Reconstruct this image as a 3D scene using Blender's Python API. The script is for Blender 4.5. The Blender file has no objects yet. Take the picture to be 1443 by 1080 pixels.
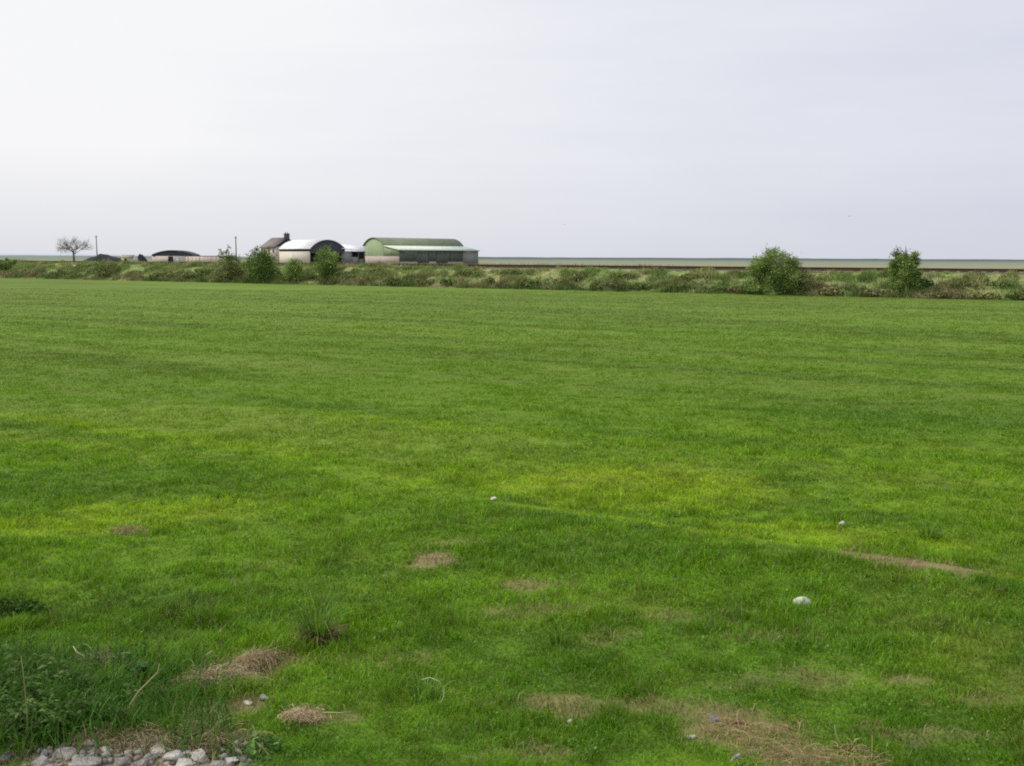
import bpy, bmesh, math, random
import numpy as np
from mathutils import Matrix, Vector

random.seed(7)
RNG = np.random.default_rng(11)
SC = bpy.context.scene
COL = SC.collection

# ------------------------------------------------------------------ camera
EYE = 2.0
FPX = 1403.0
PITCH = math.atan(175.5 / FPX)
ROLL = math.radians(0.278)
CAMR = (Matrix.Rotation(math.radians(90) - PITCH, 3, 'X') @ Matrix.Rotation(ROLL, 3, 'Z'))
cam_d = bpy.data.cameras.new('camera')
cam = bpy.data.objects.new('camera', cam_d)
COL.objects.link(cam)
cam.matrix_world = Matrix.Translation((0, 0, EYE)) @ CAMR.to_4x4()
cam_d.sensor_width = 36
cam_d.lens = 36 * FPX / 1443
cam_d.clip_start = 0.05
cam_d.clip_end = 30000
SC.camera = cam


def ray(px, py):
    return CAMR @ Vector(((px - 721.5) / FPX, (540 - py) / FPX, -1))


def G(px, py, z=0.0):
    """where a photograph pixel meets the level z"""
    r = ray(px, py)
    t = (z - EYE) / r.z
    return Vector((r.x * t, r.y * t, z))


def Q(px, py, Y):
    r = ray(px, py)
    t = Y / r.y
    return Vector((r.x * t, Y, EYE + r.z * t))


# railway line frame: u along the line, v across it (away from camera)
DU = np.array([0.870, -0.492])
NV = np.array([0.492, 0.870])
FOOT = 57.3


def E(u, v, z=0.0):
    return Vector((u * DU[0] + v * NV[0], u * DU[1] + v * NV[1], z))


def UV(x, y):
    return x * DU[0] + y * DU[1], x * NV[0] + y * NV[1]


# ------------------------------------------------------------------ noise
def _hash(ix, iy, s):
    h = (ix.astype(np.int64) * 374761393 + iy.astype(np.int64) * 668265263 + s * 1442695041) & 0xffffffff
    h = ((h ^ (h >> 13)) * 1274126177) & 0xffffffff
    return ((h ^ (h >> 16)) & 0xffff) / 65535.0


def vnoise(x, y, s=0):
    x = np.asarray(x, float); y = np.asarray(y, float)
    ix = np.floor(x); iy = np.floor(y)
    fx = x - ix; fy = y - iy
    fx = fx * fx * (3 - 2 * fx); fy = fy * fy * (3 - 2 * fy)
    a = _hash(ix, iy, s); b = _hash(ix + 1, iy, s)
    c = _hash(ix, iy + 1, s); d = _hash(ix + 1, iy + 1, s)
    return (a * (1 - fx) + b * fx) * (1 - fy) + (c * (1 - fx) + d * fx) * fy


def fbm(x, y, s=0, o=4):
    t = 0; a = 1; n = 0
    c, q = 0.8, 0.6
    for k in range(o):
        t = t + a * vnoise(x, y, s + k * 17)
        n += a; a *= 0.5
        x, y = 2.03 * (c * x - q * y) + 3.1, 2.03 * (q * x + c * y) + 7.7
    return t / n


def sstep(a, b, x):
    t = np.clip((x - a) / (b - a), 0, 1)
    return t * t * (3 - 2 * t)


# ------------------------------------------------------------------ field fields
def seg_d(x, y, p, q):
    px, py = p[0], p[1]; dx, dy = q[0] - px, q[1] - py
    L = dx * dx + dy * dy
    t = np.clip(((x - px) * dx + (y - py) * dy) / L, 0, 1)
    return np.hypot(x - px - t * dx, y - py - t * dy)


def blob(x, y, c, rx, ry, rot=0.0, wob=0.35, s=5):
    """soft irregular ellipse, 1 inside 0 outside; world metres"""
    ca, sa = math.cos(rot), math.sin(rot)
    dx = x - c[0]; dy = y - c[1]
    a = (dx * ca + dy * sa) / rx; b = (-dx * sa + dy * ca) / ry
    r = np.sqrt(a * a + b * b)
    n = fbm(x / (min(rx, ry) * 0.9), y / (min(rx, ry) * 0.9), s, 4) - 0.5
    n2 = fbm(x * 9, y * 9, s + 3, 2) - 0.5
    return 1 - sstep(0.55, 1.15, r + wob * 2.2 * n + 0.5 * n2)


LIP = [G(690, 712), G(860, 742), G(1000, 764), G(1190, 788), G(1443, 832)]


def lip_dist(x, y):
    d = None
    for a, b in zip(LIP[:-1], LIP[1:]):
        q = seg_d(x, y, a, b)
        d = q if d is None else np.minimum(d, q)
    return d


def lip_line_y(x):
    xs = [-60, G(0, 800)[0], G(300, 740)[0]] + [p[0] for p in LIP] + [60]
    ys = [12, G(0, 800)[1], G(300, 740)[1]] + [p[1] for p in LIP] + [LIP[-1][1] - 3]
    return np.interp(x, xs, ys)


def gz(x, y):
    """ground height of the field"""
    x = np.asarray(x, float); y = np.asarray(y, float)
    near = 1 - sstep(14, 30, y)
    z = (fbm(x / 1.6, y / 1.1, 31, 4) - 0.5) * 0.085 * near
    z = z + (fbm(x / 7, y / 5, 37, 3) - 0.5) * 0.10 * sstep(4, 20, y) * (1 - sstep(40, 60, y))
    d = y - lip_line_y(x)                       # >0 beyond the lip
    amp = sstep(-1.5, 0.6, x)
    z = z + amp * 0.10 * (1 - sstep(-0.10, 0.14, d)) * np.exp(-np.abs(d) / 2.0)
    u, v = UV(x, y)
    z = z + 0.03 * (fbm(u / 9, v / 0.8, 41, 2) - 0.5) * sstep(10, 16, y) * (1 - sstep(50, 57, v))
    z = z - 0.05 * np.exp(-(seg_d(x, y, G(1195, 787), G(1370, 810)) / 0.07) ** 2)
    z = z - 0.10 * np.exp(-(((x - G(20, 850)[0]) / 0.55) ** 2 + ((y - G(20, 850)[1]) / 0.22) ** 2))
    z = z - 0.05 * np.exp(-(((x - G(480, 800)[0]) / 0.6) ** 2 + ((y - G(480, 800)[1]) / 0.12) ** 2))
    return z


def bare(x, y):
    """0 = turf, 1 = bare or dead"""
    m = blob(x, y, G(602, 796), 0.15, 0.27, -0.7, 0.45, 51)
    m = np.maximum(m, 0.75 * blob(x, y, G(640, 772), 0.2, 0.10, 0.0, 0.5, 52))
    a, b = G(1195, 789), G(1370, 812)
    rr = math.atan2(b[1] - a[1], b[0] - a[0])
    m = np.maximum(m, blob(x, y, (a + b) / 2 - Vector((0, 0.10, 0)), 0.62, 0.23, rr, 0.30, 53))
    m = np.maximum(m, 0.72 * blob(x, y, G(1045, 1030), 0.33, 0.22, -0.35, 0.5, 54))
    m = np.maximum(m, 0.65 * blob(x, y, G(960, 1002), 0.30, 0.11, -0.1, 0.5, 55))
    m = np.maximum(m, 0.8 * blob(x, y, G(1120, 1075), 0.30, 0.12, -0.1, 0.5, 56))
    m = np.maximum(m, 0.5 * blob(x, y, G(1290, 1040), 0.30, 0.10, 0.0, 0.6, 57))
    m = np.maximum(m, 0.7 * blob(x, y, G(790, 995), 0.25, 0.14, -0.1, 0.6, 58))
    m = np.maximum(m, 0.7 * blob(x, y, G(750, 835), 0.24, 0.11, 0.0, 0.6, 59))
    m = np.maximum(m, 0.42 * blob(x, y, G(1120, 965), 0.35, 0.13, 0.0, 0.7, 60))
    m = np.maximum(m, 0.45 * blob(x, y, G(760, 870), 0.5, 0.10, 0.0, 0.7, 61))
    m = np.maximum(m, 0.6 * blob(x, y, G(740, 1062), 0.22, 0.10, 0.0, 0.7, 67))
    m = np.maximum(m, 0.5 * blob(x, y, G(1275, 967), 0.15, 0.05, 0.0, 0.7, 68))
    m = np.maximum(m, 0.9 * blob(x, y, G(330, 950), 0.35, 0.22, 0.5, 0.4, 62))
    m = np.maximum(m, 0.9 * blob(x, y, G(330, 995), 0.22, 0.15, 0.5, 0.4, 66))
    m = np.maximum(m, 0.75 * blob(x, y, G(425, 1012), 0.08, 0.07, 0.5, 0.4, 63))
    m = np.maximum(m, 0.8 * blob(x, y, G(140, 935), 0.18, 0.14, 0.0, 0.5, 64))
    m = np.maximum(m, 0.6 * blob(x, y, G(180, 752), 0.17, 0.10, 0.0, 0.4, 65))
    m = np.maximum(m, 0.55 * blob(x, y, G(480, 1010), 0.14, 0.07, 0.0, 0.4, 69))
    for i, (a_, b_) in enumerate([(600, 650), (930, 660), (380, 800), (1090, 905), (520, 930), (1400, 1000), (860, 905), (960, 880)]):
        m = np.maximum(m, 0.35 * blob(x, y, G(a_, b_), 0.3, 0.09, 0.0, 0.8, 70 + i))
    return np.maximum(m, 0.97 * gravel(x, y))


def gravel(x, y):
    g0 = G(170, 1085)
    m = blob(x, y, g0, 0.62, 0.26, 0.0, 0.3, 81)
    m = np.maximum(m, sstep(3.62, 3.35, y + 0.5 * (fbm(x * 2, y * 2, 82, 3) - 0.5)) * sstep(-0.9, -1.4, x))
    return m


def turf(x, y):
    """albedo of the turf"""
    x = np.asarray(x, float); y = np.asarray(y, float)
    u, v = UV(x, y)
    base = np.array([0.135, 0.272, 0.010])
    dark = np.array([0.078, 0.195, 0.009])
    yel = np.array([0.310, 0.450, 0.014])
    olive = np.array([0.200, 0.250, 0.035])
    far = np.array([0.128, 0.200, 0.024])
    c = np.ones(x.shape + (3,)) * base

    def mix(c, k, f):
        f = np.clip(f, 0, 1)[..., None]
        return c * (1 - f) + k * f
    n1 = fbm(x / 2.2, y / 1.4, 1, 4)
    n2 = fbm(x / 0.45, y / 0.35, 2, 4)
    c = mix(c, far, sstep(14, 45, y))
    # middle distance yellow-green belt, strongest right of centre
    belt = np.exp(-(((y - 9.2) / 3.0) ** 2))
    c = mix(c, yel, 0.30 * belt * sstep(0.25, 0.6, n1) * 0.8)
    c = mix(c, yel, 0.62 * blob(x, y, G(900, 690), 2.1, 0.95, -0.15, 0.5, 5))
    c = mix(c, np.array([0.36, 0.43, 0.025]), 0.35 * blob(x, y, G(880, 680), 1.2, 0.5, -0.15, 0.6, 6))
    c = mix(c, yel, 0.6 * blob(x, y, G(230, 720), 0.9, 0.45, 0.0, 0.5, 7))
    c = mix(c, yel, 0.6 * blob(x, y, G(60, 745), 0.9, 0.35, 0.0, 0.5, 8))
    c = mix(c, yel, 0.5 * blob(x, y, G(1180, 755), 1.3, 0.30, -0.2, 0.5, 9))
    c = mix(c, yel, 0.35 * blob(x, y, G(250, 600), 5.0, 1.5, 0.0, 0.5, 12))
    # darker zones
    c = mix(c, dark, 0.55 * blob(x, y, G(140, 680), 1.8, 0.8, 0.0, 0.5, 10))
    c = mix(c, dark, 0.55 * blob(x, y, G(760, 790), 1.1, 0.35, 0.0, 0.6, 11))
    c = mix(c, dark * 0.8, 0.75 * blob(x, y, G(110, 852), 1.0, 0.30, 0.0, 0.6, 13))
    c = mix(c, dark * 0.8, 0.6 * blob(x, y, G(500, 800), 0.35, 0.10, 0.0, 0.5, 26))
    c = mix(c, dark, 0.5 * blob(x, y, G(280, 890), 0.5, 0.16, 0.0, 0.6, 27))
    c = mix(c, dark, 0.45 * blob(x, y, G(1350, 590), 4.0, 2.2, 0.0, 0.6, 15))
    c = mix(c, dark, (0.75 * sstep(6.2, 4.2, y) + 0.1) * sstep(0.35, 0.62, fbm(x / 1.0, y / 0.6, 14, 4)))
    c = mix(c, olive, 0.5 * sstep(0.52, 0.75, fbm(x / 0.8, y / 0.5, 16, 4)) * sstep(-0.5, 1.2, x) * sstep(7, 5, y))
    c = mix(c, far * 0.8, 0.35 * sstep(0.5, 0.8, fbm(x / 6, y / 6, 17, 3)) * sstep(12, 18, y))
    # drill rows seen along the line of the field edge
    rows = 0.45 * vnoise(u / 16.0, v / 1.1 + 0.5 * vnoise(u / 7, v / 3, 28), 18) + 0.33 * vnoise(u / 8.0, v / 0.55, 20) + 0.22 * vnoise(u / 3.0, v / 0.28, 22)
    rows2 = 0.6 * vnoise(u / 22.0, v / 1.4, 19) + 0.4 * vnoise(u / 8.0, v / 0.7, 21)
    k = sstep(7, 12, y)
    fk = sstep(11, 22, y)[..., None]
    c = mix(c, dark * (1 - fk) + far * 0.74 * fk, 0.72 * k * sstep(0.50, 0.70, rows))
    c = mix(c, far * 1.42, 0.65 * k * sstep(0.46, 0.26, rows) * (1 - 0.4 * sstep(25, 45, y)))
    c = mix(c, far * 1.25, 0.35 * k * sstep(0.55, 0.75, rows2))
    c = c * (1 + (0.4 * n2 - 0.2) * (1 - 0.6 * sstep(8, 20, y)))[..., None]
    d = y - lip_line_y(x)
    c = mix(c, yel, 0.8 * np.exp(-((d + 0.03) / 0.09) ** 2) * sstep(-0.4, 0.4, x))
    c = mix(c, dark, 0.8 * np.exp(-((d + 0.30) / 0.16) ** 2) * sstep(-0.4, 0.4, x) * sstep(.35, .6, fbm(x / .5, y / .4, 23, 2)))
    lum = fbm(x / 0.13, y / 0.10, 24, 3)
    c = c * (1 + (0.75 * (lum - 0.5)) * (1 - sstep(9, 16, y)))[..., None]
    return c


SOIL = np.array([0.170, 0.136, 0.066])
STRAW = np.array([0.40, 0.325, 0.155])


# ------------------------------------------------------------------ mesh builders
def np_mesh(name, verts, faces_list, cols=None):
    """faces_list: list of int arrays (N,k)"""
    me = bpy.data.meshes.new(name)
    verts = np.ascontiguousarray(verts, dtype=np.float32)
    me.vertices.add(len(verts))
    me.vertices.foreach_set('co', verts.ravel())
    loops = np.concatenate([f.ravel() for f in faces_list]).astype(np.int32)
    counts = np.concatenate([np.full(len(f), f.shape[1]) for f in faces_list])
    starts = np.concatenate([[0], np.cumsum(counts)[:-1]]).astype(np.int32)
    me.loops.add(len(loops))
    me.loops.foreach_set('vertex_index', loops)
    me.polygons.add(len(starts))
    me.polygons.foreach_set('loop_start', starts)
    me.update(calc_edges=True)
    if cols is not None:
        a = me.attributes.new('Col', 'FLOAT_COLOR', 'POINT')
        c = np.ones((len(verts), 4), np.float32); c[:, :3] = cols
        a.data.foreach_set('color', c.ravel())
    return me


def link(name, me, mat, parent=None, smooth=False):
    o = bpy.data.objects.new(name, me)
    COL.objects.link(o)
    if mat is not None:
        me.materials.clear(); me.materials.append(mat)
    if smooth:
        me.polygons.foreach_set('use_smooth', np.ones(len(me.polygons), bool))
    if parent: o.parent = parent
    return o


def tag(o, label=None, cat=None, group=None, kind=None):
    if label: o['label'] = label
    if cat: o['category'] = cat
    if group: o['group'] = group
    if kind: o['kind'] = kind
    return o


def empty(name, loc, rz=0.0):
    o = bpy.data.objects.new(name, None)
    COL.objects.link(o)
    o.location = loc; o.rotation_euler = (0, 0, rz)
    o.empty_display_size = 0.2
    return o


def blades(P, H, W, az, lean, face, top, bot, seg=2):  # bot: darker root colour, carries the shade between blades
    """bent blades; returns verts, faces, cols (to be merged)"""
    N = len(P)
    w = np.stack([np.cos(face), np.sin(face), np.zeros(N)], 1) * (W / 2)[:, None]
    ld = np.stack([np.cos(az), np.sin(az), np.zeros(N)], 1)
    up = np.array([0, 0, 1.0])
    tip = P + ld * (H * lean)[:, None] + up * (H * np.sqrt(np.clip(1 - lean ** 2 * 0.8, 0.05, 1)))[:, None]
    if seg == 1:
        V = np.stack([P - w, P + w, tip], 1).reshape(-1, 3)
        F = [np.arange(3 * N).reshape(N, 3)]
        C = np.stack([bot, bot, top], 1).reshape(-1, 3)
        return V, F, C
    mid = P + ld * (H * lean * 0.28)[:, None] + up * (H * 0.55)[:, None]
    V = np.stack([P - w, P + w, mid + w * 0.8, mid - w * 0.8, tip], 1).reshape(-1, 3)
    b = (np.arange(N) * 5)[:, None]
    F = [b + np.array([0, 1, 2, 3]), b + np.array([3, 2, 4])]
    m = bot * 0.35 + top * 0.65
    C = np.stack([bot, bot, m, m, top], 1).reshape(-1, 3)
    return V, F, C


def merge(parts):
    V = []; F = []; C = []; off = 0
    for v, f, c in parts:
        V.append(v); C.append(c)
        F += [q + off for q in f]
        off += len(v)
    return np.concatenate(V), F, np.concatenate(C)


def leaves(P, size, col, flat=0.0, aspect=0.55, up=None):
    """diamond leaves with random tilt"""
    N = len(P)
    a = RNG.normal(size=(N, 3)); a[:, 2] *= (1 - flat)
    a /= np.linalg.norm(a, axis=1)[:, None]
    r = RNG.normal(size=(N, 3))
    b = np.cross(a, r); b /= np.linalg.norm(b, axis=1)[:, None]
    s = size[:, None]
    n = np.cross(a, b)
    V = np.stack([P - a * s * 0.5, P + b * s * aspect * 0.5 + n * s * .08, P + a * s * 0.5, P - b * s * aspect * 0.5 + n * s * .08], 1).reshape(-1, 3)
    F = [np.arange(4 * N).reshape(N, 4)]
    C = np.repeat(col, 4, axis=0)
    return V, F, C


def tube_arrays(pts, rad, k=6):
    pts = [Vector(p) for p in pts]
    V = []; F = []
    for i, p in enumerate(pts):
        t = (pts[min(i + 1, len(pts) - 1)] - pts[max(i - 1, 0)])
        if t.length < 1e-9: t = Vector((0, 0, 1))
        t.normalize()
        a = t.orthogonal().normalized(); b = t.cross(a)
        for j in range(k):
            an = 2 * math.pi * j / k
            V.append(p + (a * math.cos(an) + b * math.sin(an)) * rad[i])
    for i in range(len(pts) - 1):
        for j in range(k):
            F.append((i * k + j, i * k + (j + 1) % k, (i + 1) * k + (j + 1) % k, (i + 1) * k + j))
    n = len(pts)
    V.append(pts[0]); V.append(pts[-1])
    q = np.array(F)
    tri = []
    for j in range(k):
        tri.append((len(V) - 2, (j + 1) % k, j))
        tri.append((len(V) - 1, (n - 1) * k + j, (n - 1) * k + (j + 1) % k))
    return np.array([tuple(v) for v in V]), [q, np.array(tri)]


def tube_part(pts, rad, col, k=6):
    V, F = tube_arrays(pts, rad, k)
    return V, F, np.tile(np.array(col, float), (len(V), 1))


# ------------------------------------------------------------------ materials
def newmat(name):
    m = bpy.data.materials.new(name); m.use_nodes = True
    nt = m.node_tree; nt.nodes.clear()
    out = nt.nodes.new('ShaderNodeOutputMaterial')
    return m, nt, out


def mat_leaf(name, trans=0.35, gloss=0.03, rough=0.5):
    m, nt, out = newmat(name)
    N = nt.nodes.new; L = nt.links.new
    at = N('ShaderNodeAttribute'); at.attribute_name = 'Col'
    d = N('ShaderNodeBsdfDiffuse'); t = N('ShaderNodeBsdfTranslucent')
    g = N('ShaderNodeBsdfGlossy'); g.inputs['Roughness'].default_value = rough
    mx = N('ShaderNodeMixShader'); mx.inputs[0].default_value = trans
    m2 = N('ShaderNodeMixShader'); m2.inputs[0].default_value = gloss
    L(at.outputs['Color'], d.inputs['Color']); L(at.outputs['Color'], t.inputs['Color'])
    L(d.outputs[0], mx.inputs[1]); L(t.outputs[0], mx.inputs[2])
    L(mx.outputs[0], m2.inputs[1]); L(g.outputs[0], m2.inputs[2])
    L(m2.outputs[0], out.inputs[0])
    return m


def mat_ground(name, scale=60.0, amp=0.35, bump=0.3, dist=0.02):
    m, nt, out = newmat(name)
    N = nt.nodes.new; L = nt.links.new
    at = N('ShaderNodeAttribute'); at.attribute_name = 'Col'
    tc = N('ShaderNodeNewGeometry')
    n = N('ShaderNodeTexNoise'); n.inputs['Scale'].default_value = scale; n.inputs['Detail'].default_value = 6
    n.inputs['Roughness'].default_value = 0.65
    n2 = N('ShaderNodeTexNoise'); n2.inputs['Scale'].default_value = scale / 9; n2.inputs['Detail'].default_value = 8
    n2.inputs['Roughness'].default_value = 0.7
    L(tc.outputs['Position'], n.inputs['Vector']); L(tc.outputs['Position'], n2.inputs['Vector'])
    ad = N('ShaderNodeMath'); ad.operation = 'ADD'
    L(n.outputs[0], ad.inputs[0]); L(n2.outputs[0], ad.inputs[1])
    mr = N('ShaderNodeMapRange'); mr.inputs[1].default_value = 0.7; mr.inputs[2].default_value = 1.3
    mr.inputs[3].default_value = 1 - amp; mr.inputs[4].default_value = 1 + amp
    L(ad.outputs[0], mr.inputs[0])
    mu = N('ShaderNodeVectorMath'); mu.operation = 'SCALE'
    L(at.outputs['Color'], mu.inputs[0]); L(mr.outputs[0], mu.inputs['Scale'])
    p = N('ShaderNodeBsdfPrincipled'); p.inputs['Roughness'].default_value = 0.9
    p.inputs['Specular IOR Level'].default_value = 0.15
    L(mu.outputs[0], p.inputs['Base Color'])
    b = N('ShaderNodeBump'); b.inputs['Strength'].default_value = bump; b.inputs['Distance'].default_value = dist
    L(ad.outputs[0], b.inputs['Height']); L(b.outputs[0], p.inputs['Normal'])
    L(p.outputs[0], out.inputs[0])
    return m


def mat_solid(name, col, rough=0.7, noise=0.25, nscale=3.0, bump=0.0, streak=None, metal=0.0, col2=None, corr=None, bscale=None):
    """weathered solid: streak = anisotropic grime scale; corr = (axis, pitch) corrugation bump"""
    m, nt, out = newmat(name)
    N = nt.nodes.new; L = nt.links.new
    tc = N('ShaderNodeTexCoord')
    mp = N('ShaderNodeMapping')
    if streak: mp.inputs['Scale'].default_value = streak
    L(tc.outputs['Object'], mp.inputs['Vector'])
    n = N('ShaderNodeTexNoise'); n.inputs['Scale'].default_value = nscale; n.inputs['Detail'].default_value = 6
    n.inputs['Roughness'].default_value = 0.65
    L(mp.outputs[0], n.inputs['Vector'])
    r = N('ShaderNodeMapRange'); r.inputs[1].default_value = 0.3; r.inputs[2].default_value = 0.7
    r.inputs[3].default_value = 0; r.inputs[4].default_value = 1
    L(n.outputs[0], r.inputs[0])
    mix = N('ShaderNodeMixRGB')
    c2 = col2 if col2 else tuple(c * (1 - noise) for c in col)
    mix.inputs[1].default_value = (*c2, 1); mix.inputs[2].default_value = (*[min(1, c * (1 + noise * 0.5)) for c in col], 1)
    L(r.outputs[0], mix.inputs[0])
    p = N('ShaderNodeBsdfPrincipled'); p.inputs['Roughness'].default_value = rough
    p.inputs['Metallic'].default_value = metal; p.inputs['Specular IOR Level'].default_value = 0.3
    L(mix.outputs[0], p.inputs['Base Color'])
    last = None
    if corr:
        w = N('ShaderNodeTexWave'); w.bands_direction = corr[0]; w.inputs['Scale'].default_value = corr[1]
        L(tc.outputs['Object'], w.inputs['Vector'])
        b = N('ShaderNodeBump'); b.inputs['Strength'].default_value = 0.6; b.inputs['Distance'].default_value = 0.05
        L(w.outputs[0], b.inputs['Height']); last = b
    if bump:
        b = N('ShaderNodeBump'); b.inputs['Strength'].default_value = bump; b.inputs['Distance'].default_value = 0.02
        nb = n
        if bscale:
            nb = N('ShaderNodeTexNoise'); nb.inputs['Scale'].default_value = bscale; nb.inputs['Detail'].default_value = 8
            L(tc.outputs['Object'], nb.inputs['Vector'])
        L(nb.outputs[0], b.inputs['Height'])
        if last: L(last.outputs[0], b.inputs['Normal'])
        last = b
    if last: L(last.outputs[0], p.inputs['Normal'])
    L(p.outputs[0], out.inputs[0])
    return m


M_GRASS = mat_leaf('grass_blades', 0.38, 0.02, 0.45)
M_LEAF = mat_leaf('bush_leaves', 0.22, 0.006, 0.5)
M_STRAW = mat_leaf('dry_straw', 0.15, 0.02, 0.6)
M_FIELD = mat_ground('field_turf', 70, 0.30, 0.5, 0.015)
M_BANK = mat_ground('bank_earth', 5, 0.30, 0.6, 0.1)
M_BARK = mat_ground('bark', 14, 0.3, 0.5, 0.02)
M_STONE = mat_solid('pale_limestone', (0.50, 0.48, 0.43), 0.9, 0.45, 14, 0.7, bscale=60)
M_STONE2 = mat_solid('grey_stone', (0.30, 0.285, 0.27), 0.85, 0.4, 25, 0.5, bscale=60)
M_STONE3 = mat_solid('dark_slate', (0.16, 0.16, 0.18), 0.8, 0.4, 25, 0.5, bscale=60)

# ------------------------------------------------------------------ world and sun
SUN_EL = math.radians(46)
SUN_AZ = math.radians(-82)      # compass angle from +Y towards +X: the sun stands to the left
w = bpy.data.worlds.new('World'); SC.world = w; w.use_nodes = True
nt = w.node_tree; nt.nodes.clear()
N = nt.nodes.new; L = nt.links.new
wo = N('ShaderNodeOutputWorld')
sky = N('ShaderNodeTexSky'); sky.sky_type = 'NISHITA'; sky.sun_disc = False
sky.sun_elevation = SUN_EL; sky.sun_rotation = SUN_AZ
sky.air_density = 1.0; sky.dust_density = 5.0; sky.ozone_density = 1.0
b1 = N('ShaderNodeBackground'); b1.inputs[1].default_value = 0.09
L(sky.outputs[0], b1.inputs[0])
tc = N('ShaderNodeTexCoord')
sp = N('ShaderNodeSeparateXYZ'); L(tc.outputs['Generated'], sp.inputs[0])
# thin high overcast: warmer white towards the sun, lavender grey away from it
noi = N('ShaderNodeTexNoise'); noi.inputs['Scale'].default_value = 2.2; noi.inputs['Detail'].default_value = 6
noi.inputs['Roughness'].default_value = 0.5
mpn = N('ShaderNodeMapping'); mpn.inputs['Scale'].default_value = (1, 1, 7.0)
mpn.inputs['Rotation'].default_value = (0, 0.12, 0)
L(tc.outputs['Generated'], mpn.inputs[0]); L(mpn.outputs[0], noi.inputs['Vector'])
f1 = N('ShaderNodeMath'); f1.operation = 'MULTIPLY_ADD'; f1.inputs[1].default_value = 1.15; f1.inputs[2].default_value = -0.07
L(sp.outputs[0], f1.inputs[0])
f2 = N('ShaderNodeMath'); f2.operation = 'MULTIPLY_ADD'; f2.inputs[1].default_value = 0.85
L(noi.outputs[0], f2.inputs[0]); L(f1.outputs[0], f2.inputs[2])
f3 = N('ShaderNodeMapRange'); f3.inputs[1].default_value = 0.0; f3.inputs[2].default_value = 1.0
L(f2.outputs[0], f3.inputs[0])
cr = N('ShaderNodeMixRGB')
cr.inputs[1].default_value = (0.985, 0.985, 1.0, 1)
cr.inputs[2].default_value = (0.72, 0.745, 0.855, 1)
L(f3.outputs[0], cr.inputs[0])
hz = N('ShaderNodeMapRange'); hz.inputs[1].default_value = 0.0; hz.inputs[2].default_value = 0.10
hz.inputs[3].default_value = 0.56; hz.inputs[4].default_value = 0.0
L(sp.outputs[2], hz.inputs[0])
cr2 = N('ShaderNodeMixRGB'); L(hz.outputs[0], cr2.inputs[0]); L(cr.outputs[0], cr2.inputs[1])
cr2.inputs[2].default_value = (0.64, 0.66, 0.745, 1)
b2 = N('ShaderNodeBackground'); b2.inputs[1].default_value = 1.0
L(cr2.outputs[0], b2.inputs[0])
mx = N('ShaderNodeMixShader'); mx.inputs[0].default_value = 0.92
L(b1.outputs[0], mx.inputs[1]); L(b2.outputs[0], mx.inputs[2]); L(mx.outputs[0], wo.inputs[0])

sun_d = bpy.data.lights.new('sun', 'SUN'); sun = bpy.data.objects.new('sun', sun_d); COL.objects.link(sun)
sun_d.energy = 2.6; sun_d.angle = math.radians(2.0); sun_d.color = (1.0, 0.95, 0.86)
sdir = Vector((math.sin(SUN_AZ) * math.cos(SUN_EL), math.cos(SUN_AZ) * math.cos(SUN_EL), math.sin(SUN_EL)))
sun.rotation_euler = sdir.to_track_quat('Z', 'Y').to_euler()

# ------------------------------------------------------------------ field sheet
def axis(dense, step, lim_lo, lim_hi, grow=1.06):
    a = list(np.arange(dense[0], dense[1] + 1e-6, step))
    s = step; lo = []
    x = a[0]
    while x > lim_lo:
        s *= grow; x -= min(s, 3.0); lo.append(x)
    s = step; x = a[-1]; hi = []
    while x < lim_hi:
        s *= grow; x += min(s, 3.0); hi.append(x)
    return np.array(lo[::-1] + a + hi)


xs = axis((-5.5, 5.5), 0.045, -230, 130, 1.03)
ys = axis((3.0, 9.0), 0.045, -25, 190, 1.03)
X, Y = np.meshgrid(xs, ys)
Z = gz(X, Y)
nx, ny = len(xs), len(ys)
idx = np.arange(nx * ny).reshape(ny, nx)
quads = np.stack([idx[:-1, :-1], idx[:-1, 1:], idx[1:, 1:], idx[1:, :-1]], -1).reshape(-1, 4)
u_, v_ = UV(X, Y)
keep = (v_ < FOOT + 3.0).ravel()[quads].all(1)
quads = quads[keep]
used = np.zeros(nx * ny, bool); used[quads.ravel()] = True
remap = -np.ones(nx * ny, int); remap[used] = np.arange(used.sum())
x1, y1, z1 = X.ravel()[used], Y.ravel()[used], Z.ravel()[used]
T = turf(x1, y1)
B = bare(x1, y1)
GR = gravel(x1, y1)
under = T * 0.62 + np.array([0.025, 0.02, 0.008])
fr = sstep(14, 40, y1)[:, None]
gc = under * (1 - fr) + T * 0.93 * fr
dn = fbm(x1 * 6, y1 * 6, 90, 4)[:, None]
dead = SOIL * (0.8 + 0.5 * dn) * (1 - 0.35 * dn) + STRAW * 0.35 * dn
sa, sb = G(1195, 789), G(1370, 812)
sd_ = np.exp(-(seg_d(x1, y1, (sa[0], sa[1] + .02), (sb[0], sb[1] + .02)) / 0.10) ** 2)
holes = sstep(0.58, 0.70, fbm(x1 * 9, y1 * 12, 91, 3))
dead = dead * (1 - 0.55 * sd_ - 0.40 * holes * (1 - sd_))[:, None]
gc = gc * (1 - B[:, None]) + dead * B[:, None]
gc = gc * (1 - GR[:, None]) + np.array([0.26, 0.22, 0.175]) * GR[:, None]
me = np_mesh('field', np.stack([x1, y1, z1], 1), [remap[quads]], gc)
tag(link('field', me, M_FIELD, smooth=True), kind='structure')

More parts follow.
